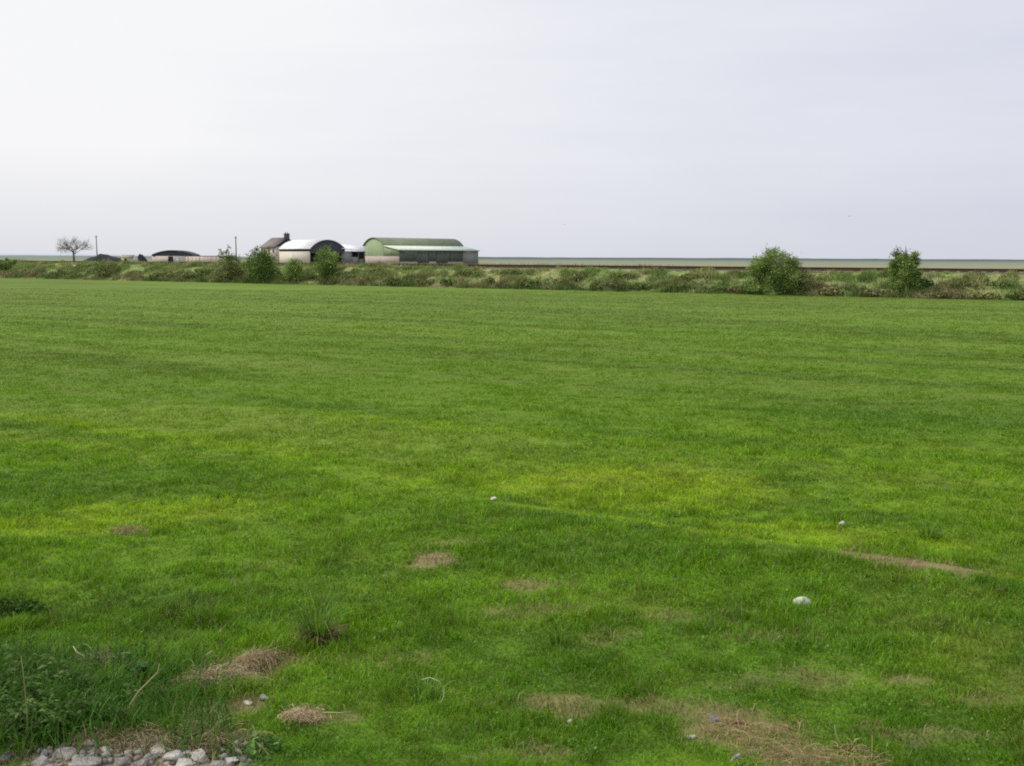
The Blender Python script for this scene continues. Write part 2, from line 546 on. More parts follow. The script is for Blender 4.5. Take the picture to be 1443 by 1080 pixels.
# ------------------------------------------------------------------ turf blades
def make_turf():
    def sample(n):
        # horizontal density falls as 1/Y^2, so that area below the eye is evenly covered
        out = []
        Y0, Y1 = 3.1, 62.0
        y = np.exp(RNG.uniform(math.log(Y0), math.log(Y1), n))
        hw = 0.56 * y + 1.1
        # accept relative to trapezoid width / y
        acc = RNG.uniform(size=n) < (hw / y) / (0.56 + 1.1 / Y0)
        y = y[acc]; hw = hw[acc]
        return RNG.uniform(-1, 1, len(y)) * hw, y
    x, y = sample(1250000)
    u, v = UV(x, y)
    Bm = bare(x, y); Gm = gravel(x, y)
    k = RNG.uniform(size=len(x))
    keep = (v < FOOT + 0.2) & (k > Bm * 0.80) & (RNG.uniform(size=len(x)) > Gm)
    keep &= (y < 30) | (RNG.uniform(size=len(x)) < 0.7)
    x, y, Bm = x[keep], y[keep], Bm[keep]
    n = len(x)
    tus = fbm(x / 0.30, y / 0.22, 101, 3)
    big = fbm(x / 1.3, y / 0.9, 102, 3)
    H = 0.022 + 0.032 * sstep(0.35, 0.75, tus) + 0.014 * sstep(0.45, 0.7, big)
    left = sstep(-0.6, -2.2, x) * sstep(6.5, 4.6, y)
    H *= 1 + 0.75 * left
    H *= 0.75 + 0.7 * sstep(.35, .7, fbm(x / 0.11, y / 0.09, 105, 2))
    H *= 1 - 0.55 * np.exp(-((y - lip_line_y(x) + 0.12) / 0.14) ** 2) * sstep(-0.4, 0.4, x)
    H *= RNG.uniform(0.6, 1.25, n)
    H *= (1 - 0.45 * Bm)
    H *= 1 - 0.2 * sstep(7, 14, y)
    W = 0.0034 * (y / 4.0) ** 0.85 * RNG.uniform(0.7, 1.4, n)
    W = np.minimum(W, 0.024)
    az = fbm(x / 0.35, y / 0.3, 103, 2) * 12 + RNG.normal(0, 1.7, n)
    lean = np.clip(RNG.normal(0.62, 0.25, n), 0.05, 0.98)
    face = RNG.uniform(-0.9, 0.9, n)
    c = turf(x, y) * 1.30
    vr = (1 - 0.72 * sstep(6, 20, y))
    c *= (1 + RNG.uniform(-0.36, 0.38, n) * vr)[:, None]
    hue = (RNG.normal(0, 1, n) * vr)[:, None]
    c *= 1 + hue * np.array([0.16, 0.03, -0.05])
    dry = RNG.uniform(size=n) < (0.030 * sstep(10, 5, y) + 0.004 + 0.50 * Bm + 0.03 * (fbm(x / 0.6, y / 0.5, 104, 3) > 0.6))
    c[dry] = STRAW * RNG.uniform(0.5, 1.1, dry.sum())[:, None]
    c = np.clip(c, 0.004, 0.8)
    bot = c * 0.62 + np.array([0.03, 0.03, 0.002])  # roots dimmed for shade between blades, with a yellowish tint
    P = np.stack([x, y, gz(x, y) - 0.004], 1)
    near = y < 12
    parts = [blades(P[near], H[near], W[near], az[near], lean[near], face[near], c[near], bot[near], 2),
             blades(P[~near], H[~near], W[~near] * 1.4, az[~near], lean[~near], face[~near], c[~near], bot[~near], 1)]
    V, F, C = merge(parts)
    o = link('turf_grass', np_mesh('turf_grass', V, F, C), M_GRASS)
    tag(o, 'short bright green grass blades covering the whole field', 'grass', kind='stuff')


make_turf()


def make_dead_litter():
    """short flattened dead stems on the worn patches"""
    n = 60000
    y = RNG.uniform(3.2, 10.5, n); x = RNG.uniform(-1, 1, n) * (0.56 * y + 0.8)
    Bm = bare(x, y)
    k = RNG.uniform(size=n) < np.clip(Bm * 1.1 - 0.1, 0, 1)
    x, y = x[k], y[k]; n = len(x)
    P = np.stack([x, y, gz(x, y) + RNG.uniform(0.0, 0.012, n)], 1)
    H = RNG.uniform(0.02, 0.075, n)
    c = STRAW * RNG.uniform(0.45, 1.25, n)[:, None] * (1 + RNG.normal(0, 0.08, (n, 3)))
    V, F, C = blades(P, H, RNG.uniform(0.002, 0.0035, n), RNG.uniform(0, 6.28, n), RNG.uniform(0.8, 1.1, n),
                     RNG.uniform(0, 6.28, n), c, c * 0.7, 2)
    tag(link('dead_grass', np_mesh('dead_grass', V, F, C), M_STRAW), 'flattened straw coloured dead grass on the worn patches', 'dead grass', kind='stuff')


make_dead_litter()


def make_clover():
    n = 120000
    y = np.exp(RNG.uniform(math.log(3.2), math.log(13), n)); x = RNG.uniform(-1, 1, n) * (0.56 * y + 0.8)
    k = (fbm(x / 0.35, y / 0.25, 130, 3) > 0.56) & (bare(x, y) < 0.35) & (RNG.uniform(size=n) < 0.55)
    x, y = x[k], y[k]; n = len(x)
    P = np.stack([x, y, gz(x, y) + RNG.uniform(0.008, 0.04, n)], 1)
    c = np.array([0.105, 0.225, 0.028]) * RNG.uniform(0.6, 1.5, n)[:, None]
    V, F, C = leaves(P, RNG.uniform(0.008, 0.018, n) * (y / 4.5) ** 0.5, c, -0.6, 0.8)
    tag(link('clover', np_mesh('clover', V, F, C), M_GRASS), 'patches of tiny broad leaves mixed in the turf', 'clover', kind='stuff')
    n = 2600
    y = RNG.uniform(3.2, 9, n); x = RNG.uniform(-1, 1, n) * (0.56 * y + 0.8)
    k = RNG.uniform(size=n) < bare(x, y); x, y = x[k], y[k]; n = len(x)
    parts = []
    tet = np.array([(1, 1, 1), (-1, -1, 1), (-1, 1, -1), (1, -1, -1)], float) * .6
    for i in range(n):
        s_ = random.uniform(.004, .013)
        q, _ = np.linalg.qr(RNG.normal(size=(3, 3)))
        parts.append((tet @ q * s_ * np.array([1, 1, .6]) + np.array([x[i], y[i], float(gz(x[i], y[i]))]), [np.array([(0, 1, 2), (0, 3, 1), (0, 2, 3), (1, 3, 2)])], np.tile(SOIL * random.uniform(.4, 1.4), (4, 1))))
    V, F, C = merge(parts)
    tag(link('soil_crumbs', np_mesh('soil_crumbs', V, F, C), M_FIELD), 'crumbs of brown soil on the bare patches', 'soil', kind='stuff')


make_clover()

# ------------------------------------------------------------------ foreground objects
def blob_mesh(name, rx, ry, rz, seed, sub=3, rough=0.22, flat=0.0):
    bm = bmesh.new()
    bmesh.ops.create_icosphere(bm, subdivisions=sub, radius=1.0)
    rnd = random.Random(seed)
    planes = [(Vector([rnd.gauss(0, 1) for _ in range(3)]).normalized(), rnd.uniform(0.45, 0.85)) for _ in range(12)]
    for v in bm.verts:
        p = v.co.copy()
        for n_, d_ in (planes if not flat else []):               # chipped facets
            k = p.dot(n_)
            if k > d_: p -= n_ * (k - d_) * 0.92
        q = float(fbm(np.array([p.x * 1.7 + seed + p.z]), np.array([p.y * 1.7 - p.z * 1.3]), seed, 3)[0]) - 0.5
        p *= 1 + rough * q
        v.co = Vector((p.x * rx, p.y * ry, p.z * rz))
    me = bpy.data.meshes.new(name); bm.to_mesh(me); bm.free()
    return me


def stone(px, py, wpx, asp, hgt, mat, label, group=None, seed=1, sink=0.3, name='stone', smooth=False):
    p = G(px, py)
    r = wpx / FPX * math.hypot(p.y, EYE) / 2
    me = blob_mesh(name, r, r * asp, r * hgt, seed)
    if smooth:
        me = blob_mesh(name, r, r * asp, r * hgt, seed, 3, 0.18, 1.0)
    o = link(name, me, mat, smooth=smooth)
    o.location = (p.x, p.y, float(gz(p.x, p.y)) + r * hgt * (1 - sink))
    o.rotation_euler = (0, 0, random.uniform(-0.6, 0.6))
    tag(o, label, 'stone', group)
    return o


stone(1130, 862, 27, 0.7, 0.55, mat_solid('white_stone', (0.52, 0.55, 0.48), 0.85, 0.2, 20, 0.3), 'white rounded stone lying alone in the short grass at the right', seed=3, sink=0.1, smooth=True)
stone(1186, 743, 11, 0.8, 0.8, M_STONE, 'small white stone in the bright grass above the long bare strip', seed=4, sink=0.0)
stone(697, 714, 15, 0.7, 0.5, M_STONE, 'small flat pale stone at the left end of the low grass ridge', seed=5, sink=0.0)
stone(1196, 785, 18, 0.8, 0.42, M_STONE2, 'flat grey stone at the left tip of the long bare earth strip', seed=6, sink=0.1)
stone(805, 1017, 13, 0.8, 0.6, M_STONE, 'tiny white pebble in the worn grass at bottom centre', seed=7, sink=0.1, name='pebble')
stone(974, 1043, 15, 0.7, 0.6, M_STONE, 'small white chip on the edge of the dry patch at bottom right', seed=8, sink=0.6)
stone(1038, 1076, 22, 0.8, 0.8, M_STONE2, 'bluish grey stone at the bottom edge below the dry patch', sink=0.6, seed=9)
stone(1350, 807, 14, 0.8, 0.5, M_STONE3, 'dark clod of earth at the right end of the bare strip', seed=10, name='clod')
stone(1316, 803, 12, 0.8, 0.45, M_STONE3, 'dark little clod in the middle of the bare strip', seed=12, name='clod')
stone(1007, 1018, 22, 0.7, 0.35, M_STONE3, 'dark flat clod on the upper part of the dry patch', sink=0.7, seed=13, name='clod')
stone(1040, 1024, 14, 0.7, 0.5, mat_solid('red_clay', (0.22, 0.09, 0.05), 0.9, 0.4, 20, 0.4), 'reddish brown clod on the dry patch at bottom right', seed=14, name='clod')
gst = [(228, 1062, 34, .7, .55, 0, 'light grey angular stone with a pointed left end on the gravel'),
       (244, 1070, 30, .8, .8, 0, 'upright pale stone behind the white stones on the gravel'),
       (266, 1063, 16, .8, .7, 0, 'small yellowish stone among the pale gravel stones'),
       (281, 1070, 32, .8, .8, 0, 'largest whitish round stone at the bottom of the gravel'),
       (258, 1080, 36, .7, .5, 0, 'flat white stone cut by the bottom edge of the picture'),
       (308, 1078, 30, .7, .5, 1, 'flat blue grey stone right of the whitish round stone'),
       (325, 1074, 24, .8, .7, 0, 'pale stone at the right end of the gravel beside the grass'),
       (195, 1041, 46, .5, .35, 2, 'long flat dark slate stone above the gravel'),
       (92, 1067, 40, .7, .45, 1, 'broad grey stone on the left part of the gravel'),
       (126, 1052, 24, .7, .6, 0, 'pale stone at the top of the gravel near the weeds'),
       (120, 1078, 44, .7, .4, 1, 'flat pinkish grey stone at the bottom left of the gravel'),
       (150, 1062, 20, .8, .7, 0, 'small light stone in the middle of the gravel'),
       (60, 1080, 34, .8, .6, 1, 'grey stone at the far left end of the gravel'),
       (172, 1076, 26, .8, .5, 1, 'grey brown stone beside the dry grass on the gravel'),
       (5, 1072, 30, .8, .5, 2, 'dark grey stone in the bottom left corner'),
       (372, 983, 22, .7, .5, 1, 'grey stone between the two heaps of cut dry grass'),
       (350, 990, 16, .7, .5, 0, 'small pale stone left of the grey stone below the long dry heap'),
       (200, 1078, 22, .8, .6, 1, 'small grey stone left of the pointed light grey one')]
for i, (a, b, c_, d_, e_, k, l_) in enumerate(gst):
    stone(a, b, c_, d_, e_ * 0.85, [M_STONE, M_STONE2, M_STONE3][k], l_, 'stones on the gravel verge', seed=20 + i, sink=0.5)


def gravel_stuff():
    rocks = [blob_mesh('rk', 1, 0.8, 0.6, 100 + i, 1, 0.3) for i in range(6)]
    data = []
    for m_ in rocks:
        v = np.array([tuple(q.co) for q in m_.vertices]); f = np.array([tuple(p.vertices) for p in m_.polygons])
        data.append((v, f))
    parts = []
    n = 0
    while n < 2200:
        x = random.uniform(-2.9, -0.9); y = random.uniform(3.2, 4.1)
        g = float(gravel(np.array([x]), np.array([y]))[0])
        if random.random() > g: continue
        n += 1
        v, f = data[n % 6]
        s = random.choice([0.006, 0.008, 0.01, 0.014, 0.02, 0.026]) * random.uniform(0.8, 1.2)
        a = random.uniform(0, 6.28)
        R = np.array([[math.cos(a), -math.sin(a), 0], [math.sin(a), math.cos(a), 0], [0, 0, 1]])
        z = float(gz(x, y))
        t = random.uniform(0.5, 1.15)
        base = random.choice([(0.36, 0.35, 0.33), (0.27, 0.26, 0.26), (0.33, 0.27, 0.21), (0.44, 0.43, 0.40)])
        parts.append((v @ R.T * s + np.array([x, y, z + s * 0.3]), [f], np.tile(np.array(base) * t, (len(v), 1))))
    V, F, C = merge(parts)
    tag(link('gravel', np_mesh('gravel', V, F, C), mat_ground('gravel_chips', 200, 0.25, 0.3, 0.003)),
        'small grey and buff gravel chips at the bottom left corner', 'gravel', kind='stuff')
    for m_ in rocks: bpy.data.meshes.remove(m_)


gravel_stuff()


def strands(n, cx, cy, rx, ry, hz_, rot, l0, l1, col, w0=0.0016, spread=1.0):
    """curled straw heap"""
    parts = []
    ca, sa = math.cos(rot), math.sin(rot)
    r = np.sqrt(RNG.uniform(0, 1, n)); t = RNG.uniform(0, 6.283, n)
    a = r * np.cos(t) * rx; b = r * np.sin(t) * ry
    x = cx + a * ca - b * sa; y = cy + a * sa + b * ca
    lump = 0.55 + 0.9 * fbm(x * 14, y * 14, 7, 3)
    z = gz(x, y) + 0.022 + hz_ * (1 - r ** 2) * lump * RNG.uniform(0.2, 1.0, n)
    k = 5
    az = RNG.uniform(0, 6.283, n); curl = RNG.normal(0, 0.55, n); el = RNG.normal(0.05, 0.35, n)
    Ls = RNG.uniform(l0, l1, n)
    p = np.stack([x, y, z], 1)
    pts = [p.copy()]
    for i in range(k):
        d = np.stack([np.cos(az) * np.cos(el), np.sin(az) * np.cos(el), np.sin(el)], 1)
        p = p + d * (Ls / k)[:, None]
        p[:, 2] = np.maximum(p[:, 2], gz(p[:, 0], p[:, 1]) + 0.003)
        pts.append(p.copy()); az = az + curl; el = el - 0.18
    pts = np.stack(pts, 1)
    w_ = RNG.uniform(0.7, 1.4, n) * w0
    side = np.stack([-np.sin(az), np.cos(az), RNG.normal(0, 0.8, n)], 1)
    side /= np.linalg.norm(side, axis=1)[:, None]
    V = np.stack([pts - side[:, None] * w_[:, None, None] / 2, pts + side[:, None] * w_[:, None, None] / 2], 2)  # n,k+1,2,3
    V = V.reshape(-1, 3)
    b_ = (np.arange(n) * (k + 1) * 2)[:, None]
    F = []
    for i in range(k):
        F.append(b_ + np.array([i * 2, i * 2 + 1, i * 2 + 3, i * 2 + 2]))
    c = np.array(col) * RNG.uniform(0.4, 1.35, n)[:, None] * (1 + RNG.normal(0, 0.07, (n, 3)))
    C = np.repeat(np.clip(c, 0.01, 0.85), (k + 1) * 2, axis=0)
    return V, F, C


def heap(cx, cy, pieces, label, name='hay_heap'):
    parts = [strands(*p_) for p_ in pieces]
    V, F, C = merge(parts)
    V = V - np.array([cx, cy, 0])
    o = link(name, np_mesh(name, V, F, C), M_STRAW); o.location = (cx, cy, 0)
    tag(o, label, 'dry grass heap')


HAY = (0.47, 0.39, 0.22)
h1, h2 = G(305, 965), G(362, 938)
heap(h1.x, h1.y, [(1700, h1.x, h1.y, 0.20, 0.07, 0.06, 0.15, 0.04, 0.12, HAY),
                  (1100, h2.x, h2.y, 0.12, 0.055, 0.055, 0.7, 0.04, 0.11, (0.42, 0.33, 0.18))],
     'long curved heap of cut dry grass lying near the weeds')
h = G(427, 1013)
heap(h.x, h.y, [(600, h.x, h.y, 0.09, 0.05, 0.025, -0.3, 0.03, 0.08, (0.58, 0.46, 0.28))], 'small pale heap of dry grass right of the long curved heap')
h = G(140, 940)
heap(h.x, h.y, [(500, h.x, h.y, 0.16, 0.08, 0.05, 0.0, 0.04, 0.14, (0.5, 0.42, 0.27))], 'thin scatter of straw behind the dark green weeds')
h = G(180, 752)
heap(h.x, h.y, [(260, h.x, h.y, 0.13, 0.07, 0.03, 0.0, 0.05, 0.12, (0.38, 0.31, 0.15))], 'small dry grass clump in the field left of the centre')
h = G(235, 1048)
heap(h.x, h.y, [(1150, h.x, h.y, 0.40, 0.09, 0.035, 0.0, 0.05, 0.16, (0.40, 0.31, 0.18))], 'strewn dry stems along the upper edge of the gravel')
h = G(1150, 1078)
heap(h.x, h.y, [(500, h.x, h.y, 0.33, 0.09, 0.03, 0.0, 0.05, 0.14, (0.40, 0.30, 0.16))], 'matted pale dry grass along the bottom edge at right')
h = G(1060, 1040)
heap(h.x, h.y, [(260, h.x, h.y, 0.22, 0.10, 0.02, -0.3, 0.05, 0.14, (0.38, 0.27, 0.14))], 'loose curled dry stems over the dry patch')

# tussock with brown base
def tussock(px, py, n, Hh, label, dead=True, spread=0.07, wid=0.006):
    p = G(px, py); z0 = float(gz(p.x, p.y))
    az = RNG.uniform(0, 6.283, n); r = RNG.uniform(0, spread, n)
    P = np.stack([np.cos(az) * r, np.sin(az) * r, np.zeros(n)], 1)
    H = Hh * RNG.uniform(0.45, 1.1, n)
    c = np.array([0.16, 0.30, 0.035]) * RNG.choice([0.6, 0.9, 1.2, 1.5], n)[:, None]
    V, F, C = blades(P, H, np.full(n, wid), az + RNG.normal(0, 0.6, n), np.clip(RNG.normal(0.58, 0.2, n), 0, 1), RNG.uniform(-1, 1, n), c, c * 0.7, 2)
    e = empty('grass_tussock', (p.x, p.y, z0))
    tag(e, label, 'grass tussock')
    link('blades', np_mesh('blades', V, F, C), M_GRASS, e)
    if dead:
        m = 900
        az = RNG.uniform(0, 6.283, m); r = RNG.uniform(0, spread * 1.2, m)
        P = np.stack([np.cos(az) * r, np.sin(az) * r, np.zeros(m)], 1)
        c = np.array([0.30, 0.23, 0.12]) * RNG.uniform(0.3, 1.4, m)[:, None]
        V, F, C = blades(P, RNG.uniform(0.05, 0.15, m), np.full(m, 0.004), az, np.clip(RNG.normal(0.7, 0.25, m), 0, 1), RNG.uniform(0, 6, m), c, c * 0.6, 2)
        link('dead_base', np_mesh('dead_base', V, F, C), M_STRAW, e)


tussock(448, 908, 130, 0.31, 'tall green grass tussock with a brown dead base at lower left')
tussock(790, 912, 70, 0.13, 'small bluish grass tuft in the short turf below centre', False, 0.05, 0.005)
tussock(272, 880, 60, 0.16, 'small tuft of paler grass behind the dark green weeds', False, 0.04, 0.005)
tussock(1310, 762, 60, 0.16, 'small bright tuft at the upper right of the bare strip', False, 0.06, 0.006)
tussock(600, 985, 90, 0.14, 'loose tuft beside the curled stalk at bottom centre', False, 0.07, 0.005)


def stalk(pts3, rad, col, label, name='dry_stalk', cat='stalk'):
    c0 = Vector(pts3[0])
    V, F, C = tube_part([Vector(p) - c0 for p in pts3], rad, col, 6)
    o = link(name, np_mesh(name, V, F, C), M_STRAW, smooth=True); o.location = c0
    tag(o, label, cat)


a = G(163, 1024); a.z = float(gz(a.x, a.y))
d0 = a.y
b = Q(195, 975, a.y + 0.04); c = Q(222, 948, a.y + 0.07); d_ = Q(225, 935, a.y + 0.075)
stalk([a, (a + b) / 2 + Vector((0.004, 0, 0.004)), b, c, d_], [0.0045, 0.004, 0.0035, 0.003, 0.0012], (0.42, 0.36, 0.2), 'straight tan dead stalk leaning out of the weeds at lower left')
a = G(608, 1000)
pts = [Q(x_, y_, a.y) for x_, y_ in ((594, 958), (606, 955), (618, 960), (626, 971), (625, 983), (617, 996))]
stalk(pts, [0.0015, .0022, .0026, .0026, .0022, .0015], (0.52, 0.60, 0.30), 'pale green curled grass stalk standing at bottom centre')
a = G(108, 925)
stalk([G(130, 925, 0.05), G(118, 925, 0.055), G(108, 919, 0.07), G(103, 911, 0.09)], [0.004, .004, .0035, .002], (0.55, 0.48, 0.3), 'short pale stalk behind the dark green weeds')
stalk([G(455, 1004, 0.03), G(478, 1005, 0.035), G(498, 1003, 0.03)], [0.003, .003, .002], (0.4, 0.36, 0.2), 'short straw lying right of the small pale heap')
stalk([G(285, 930, 0.01), G(292, 922, 0.04), G(300, 917, 0.06)], [0.004, .004, .003], (0.5, 0.42, 0.28), 'short tan twig sticking out at the end of the long heap')
for i, (bx, by, pp) in enumerate([(1192, 1062, ((1190, 1062), (1183, 1046), (1178, 1035), (1176, 1022))), (1205, 1065, ((1203, 1062), (1200, 1050), (1206, 1042), (1214, 1040)))]):
    a = G(bx, by)
    stalk([Q(x_, y_, a.y) for x_, y_ in pp], [0.002, .002, .002, .001], (0.5, 0.44, 0.26),
          ['straight thin dry stem standing on the dry grass at bottom right', 'hooked thin dry stem standing on the dry grass at bottom right'][i])
stalk([G(40, 1060), Q(38, 1000, 3.85), Q(34, 960, 3.85), Q(30, 925, 3.86)], [0.003, .003, .0025, .0015], (0.22, 0.27, 0.09), 'thin greenish stalk rising through the weeds near the left edge')


def weeds():
    parts = []; st = []
    n = 330
    for i in range(n):
        px = random.uniform(-120, 250); py = random.uniform(955, 1052)
        # sloping upper outline: tall at the left, dying out to the right
        if random.random() > 1 - max(0, (px - 90) / 190): continue
        if py > 1050 - max(0, px - 40) * 0.25 and px > 20: continue
        p = G(px, py)
        x, y = p.x, p.y
        z = float(gz(x, y))
        hgt = random.uniform(0.07, 0.24) * (1 - 0.5 * max(0, min(1, (px - 40) / 190)))
        lean = (random.gauss(0, 0.75), random.gauss(0, 0.6)); lsz = random.uniform(0.7, 1.7)
        m = 5
        pts = [Vector((x + lean[0] * hgt * (j / m) ** 1.5, y + lean[1] * hgt * (j / m) ** 1.5, z + hgt * (j / m) * (1 - 0.25 * (j / m) * min(1.5, abs(lean[0]))))) for j in range(m + 1)]
        g_ = random.uniform(0.55, 1.55)
        st.append(tube_part(pts, [0.0025 - 0.0003 * j for j in range(m + 1)], (0.09 * g_, 0.13 * g_, 0.03 * g_), 4))
        nl = int(hgt / 0.012)
        for j in range(nl):
            t = (j + 0.6) / nl
            q = pts[0].lerp(pts[-1], t) + Vector((0, 0, 0))
            a0 = j * 1.57 + random.random() * 3
            for s in (0, math.pi):
                a_ = a0 + s
                ln = lsz * random.uniform(0.016, 0.038) * (1.15 - 0.6 * abs(t - 0.5))
                dirv = Vector((math.cos(a_), math.sin(a_), random.uniform(-0.35, 0.45))).normalized()
                sd = Vector((-math.sin(a_), math.cos(a_), random.uniform(-0.5, 0.5))).normalized() * ln * 0.2
                up = Vector((0, 0, 0.12 * ln))
                vs = [q, q + dirv * ln * 0.45 + sd - up * .3, q + dirv * ln - up * 1.6, q + dirv * ln * 0.45 - sd - up * .3, q + dirv * ln * 0.5 + up]
                V = np.array([tuple(v) for v in vs])
                F = [np.array([[0, 1, 4], [1, 2, 4], [2, 3, 4], [3, 0, 4]])]
                k = random.uniform(0.6, 1.35) * g_
                c = np.tile(np.array(random.choice([(0.05, 0.115, 0.018), (0.065, 0.12, 0.024), (0.035, 0.085, 0.015), (0.10, 0.155, 0.05)])) * k, (5, 1))
                parts.append((V, F, c))
    V, F, C = merge(parts + st)
    tag(link('weed_patch', np_mesh('weed_patch', V, F, C), M_LEAF), 'dark green leafy weeds massed in the bottom left corner', 'weeds', kind='stuff')
    # long grass among and around them
    n = 9000
    px = RNG.uniform(-120, 330, n); py = RNG.uniform(925, 1075, n)
    pr = np.clip(1.0 - np.maximum(0, px - 120) / 260, 0.15, 1)
    k = RNG.uniform(size=n) < pr
    px, py = px[k], py[k]
    xy = np.array([tuple(G(a, b))[:2] for a, b in zip(px, py)])
    x, y = xy[:, 0], xy[:, 1]
    k = RNG.uniform(size=len(x)) > gravel(x, y) * 0.93
    x, y = x[k], y[k]; n = len(x)
    P = np.stack([x, y, gz(x, y)], 1)
    c = np.array([0.075, 0.20, 0.02]) * RNG.uniform(0.55, 1.6, n)[:, None]
    dry = RNG.uniform(size=n) < 0.07
    c[dry] = STRAW * RNG.uniform(0.5, 1, dry.sum())[:, None]
    V, F, C = blades(P, RNG.uniform(0.06, 0.19, n), RNG.uniform(0.003, 0.006, n), RNG.uniform(0, 6.28, n), np.clip(RNG.normal(0.6, 0.2, n), 0, 1), RNG.uniform(-1.2, 1.2, n), c, c * 0.6, 2)
    tag(link('long_grass', np_mesh('long_grass', V, F, C), M_GRASS), 'longer uncut grass around the weeds at lower left', 'grass', kind='stuff')


weeds()

# dark weedy clump at the left edge of the hollow
def small_leaf_clump(px, py, r, hgt, n, col, label, name='weed_clump'):
    p = G(px, py); z = float(gz(p.x, p.y))
    d = RNG.normal(size=(n, 3)); d /= np.linalg.norm(d, axis=1)[:, None]
    rr = RNG.uniform(0.3, 1, n) ** 0.6
    P = d * rr[:, None] * np.array([r, r * 0.7, hgt]); P[:, 2] = np.abs(P[:, 2])
    c = np.array(col) * RNG.uniform(0.5, 1.6, n)[:, None]
    V, F, C = leaves(P, RNG.uniform(0.02, 0.05, n), c, 0.4)
    o = empty(name, (p.x, p.y, z)); link('foliage', np_mesh('foliage', V, F, C), M_LEAF, o)
    tag(o, label, 'weeds')


small_leaf_clump(-2, 852, 0.30, 0.13, 800, (0.045, 0.095, 0.016), 'dark weed clump in the hollow at the left edge')
small_leaf_clump(195, 960, 0.12, 0.10, 350, (0.05, 0.14, 0.04), 'bluish green leafy weed right of the weed patch')
small_leaf_clump(345, 1055, 0.17, 0.04, 170, (0.11, 0.22, 0.05), 'low grey green leafy weed right of the gravel')

# ------------------------------------------------------------------ embankment
US = np.concatenate([np.arange(-520, -130, 6.0), np.arange(-130, 40, 0.35), np.arange(40, 160, 5.0)])
VS = np.concatenate([np.arange(FOOT - 1.5, FOOT + 4.2, 0.22), np.arange(FOOT + 4.2, FOOT + 12, 0.6)])
PROF_V = [FOOT - 1.5, FOOT - 0.2, FOOT + 0.3, FOOT + 2.9, FOOT + 3.3, FOOT + 7.2, FOOT + 7.6, FOOT + 11, FOOT + 12]
PROF_Z = [-0.08, -0.03, 0.10, 1.22, 1.30, 1.30, 1.20, -0.05, -0.08]


def bz(u, v):
    z = np.interp(v, PROF_V, PROF_Z)
    m = sstep(FOOT - 0.3, FOOT + 0.6, v) * sstep(FOOT + 3.6, FOOT + 2.6, v)
    z = z + m * ((fbm(u / 2.0, v / 1.2, 201, 4) - 0.5) * 0.55)
    z = z + sstep(FOOT, FOOT + 2, v) * 0.16 * (fbm(u / 7.0, v / 9, 202, 3) - 0.5) * sstep(FOOT + 4.2, FOOT + 3.0, v)
    return z


Ug, Vg = np.meshgrid(US, VS)
Zg = bz(Ug, Vg)
Xg = Ug * DU[0] + Vg * NV[0]; Yg = Ug * DU[1] + Vg * NV[1]


def bankcol(u, v):
    g = np.array([0.215, 0.285, 0.090]); ol = np.array([0.270, 0.285, 0.115]); br = np.array([0.225, 0.195, 0.100]); st = np.array([0.37, 0.35, 0.19]); dg = np.array([0.145, 0.205, 0.062])
    c = np.ones(u.shape + (3,)) * g

    def mix(c, k, f):
        f = np.clip(f, 0, 1)[..., None]; return c * (1 - f) + k * f
    n = fbm(u / 1.8, v / 0.9, 210, 4); n2 = fbm(u / 1.0, v / 0.6, 211, 4); n3 = fbm(u / 3.2, v / 1.0, 212, 4)
    c = mix(c, ol, sstep(0.40, 0.62, n))
    c = mix(c, st, 0.8 * sstep(0.60, 0.72, n2))
    c = mix(c, dg, 0.9 * sstep(0.46, 0.32, n2))
    low = sstep(FOOT + 2.0, FOOT + 0.3, v)
    c = mix(c, br, low * sstep(0.48, 0.62, n3) * 0.8)
    c = mix(c, dg * 0.8, low * sstep(0.55, 0.40, n3) * 0.85)
    c = c * (0.90 + 0.10 * sstep(FOOT + .2, FOOT + 1.4, v))[..., None]
    return c


Cg = bankcol(Ug, Vg)
bal = sstep(FOOT + 3.1, FOOT + 3.5, Vg)[..., None] * np.ones(3)
Cg = Cg * (1 - bal) + np.array([0.20, 0.165, 0.13]) * bal
far_side = sstep(FOOT + 7.4, FOOT + 8, Vg)[..., None]
Cg = Cg * (1 - far_side) + np.array([0.18, 0.20, 0.09]) * far_side
nu, nv = len(US), len(VS)
idx = np.arange(nu * nv).reshape(nv, nu)
quads = np.stack([idx[:-1, :-1], idx[:-1, 1:], idx[1:, 1:], idx[1:, :-1]], -1).reshape(-1, 4)
me = np_mesh('embankment', np.stack([Xg, Yg, Zg], -1).reshape(-1, 3), [quads], Cg.reshape(-1, 3))
tag(link('embankment', me, M_BANK, smooth=True), kind='structure')


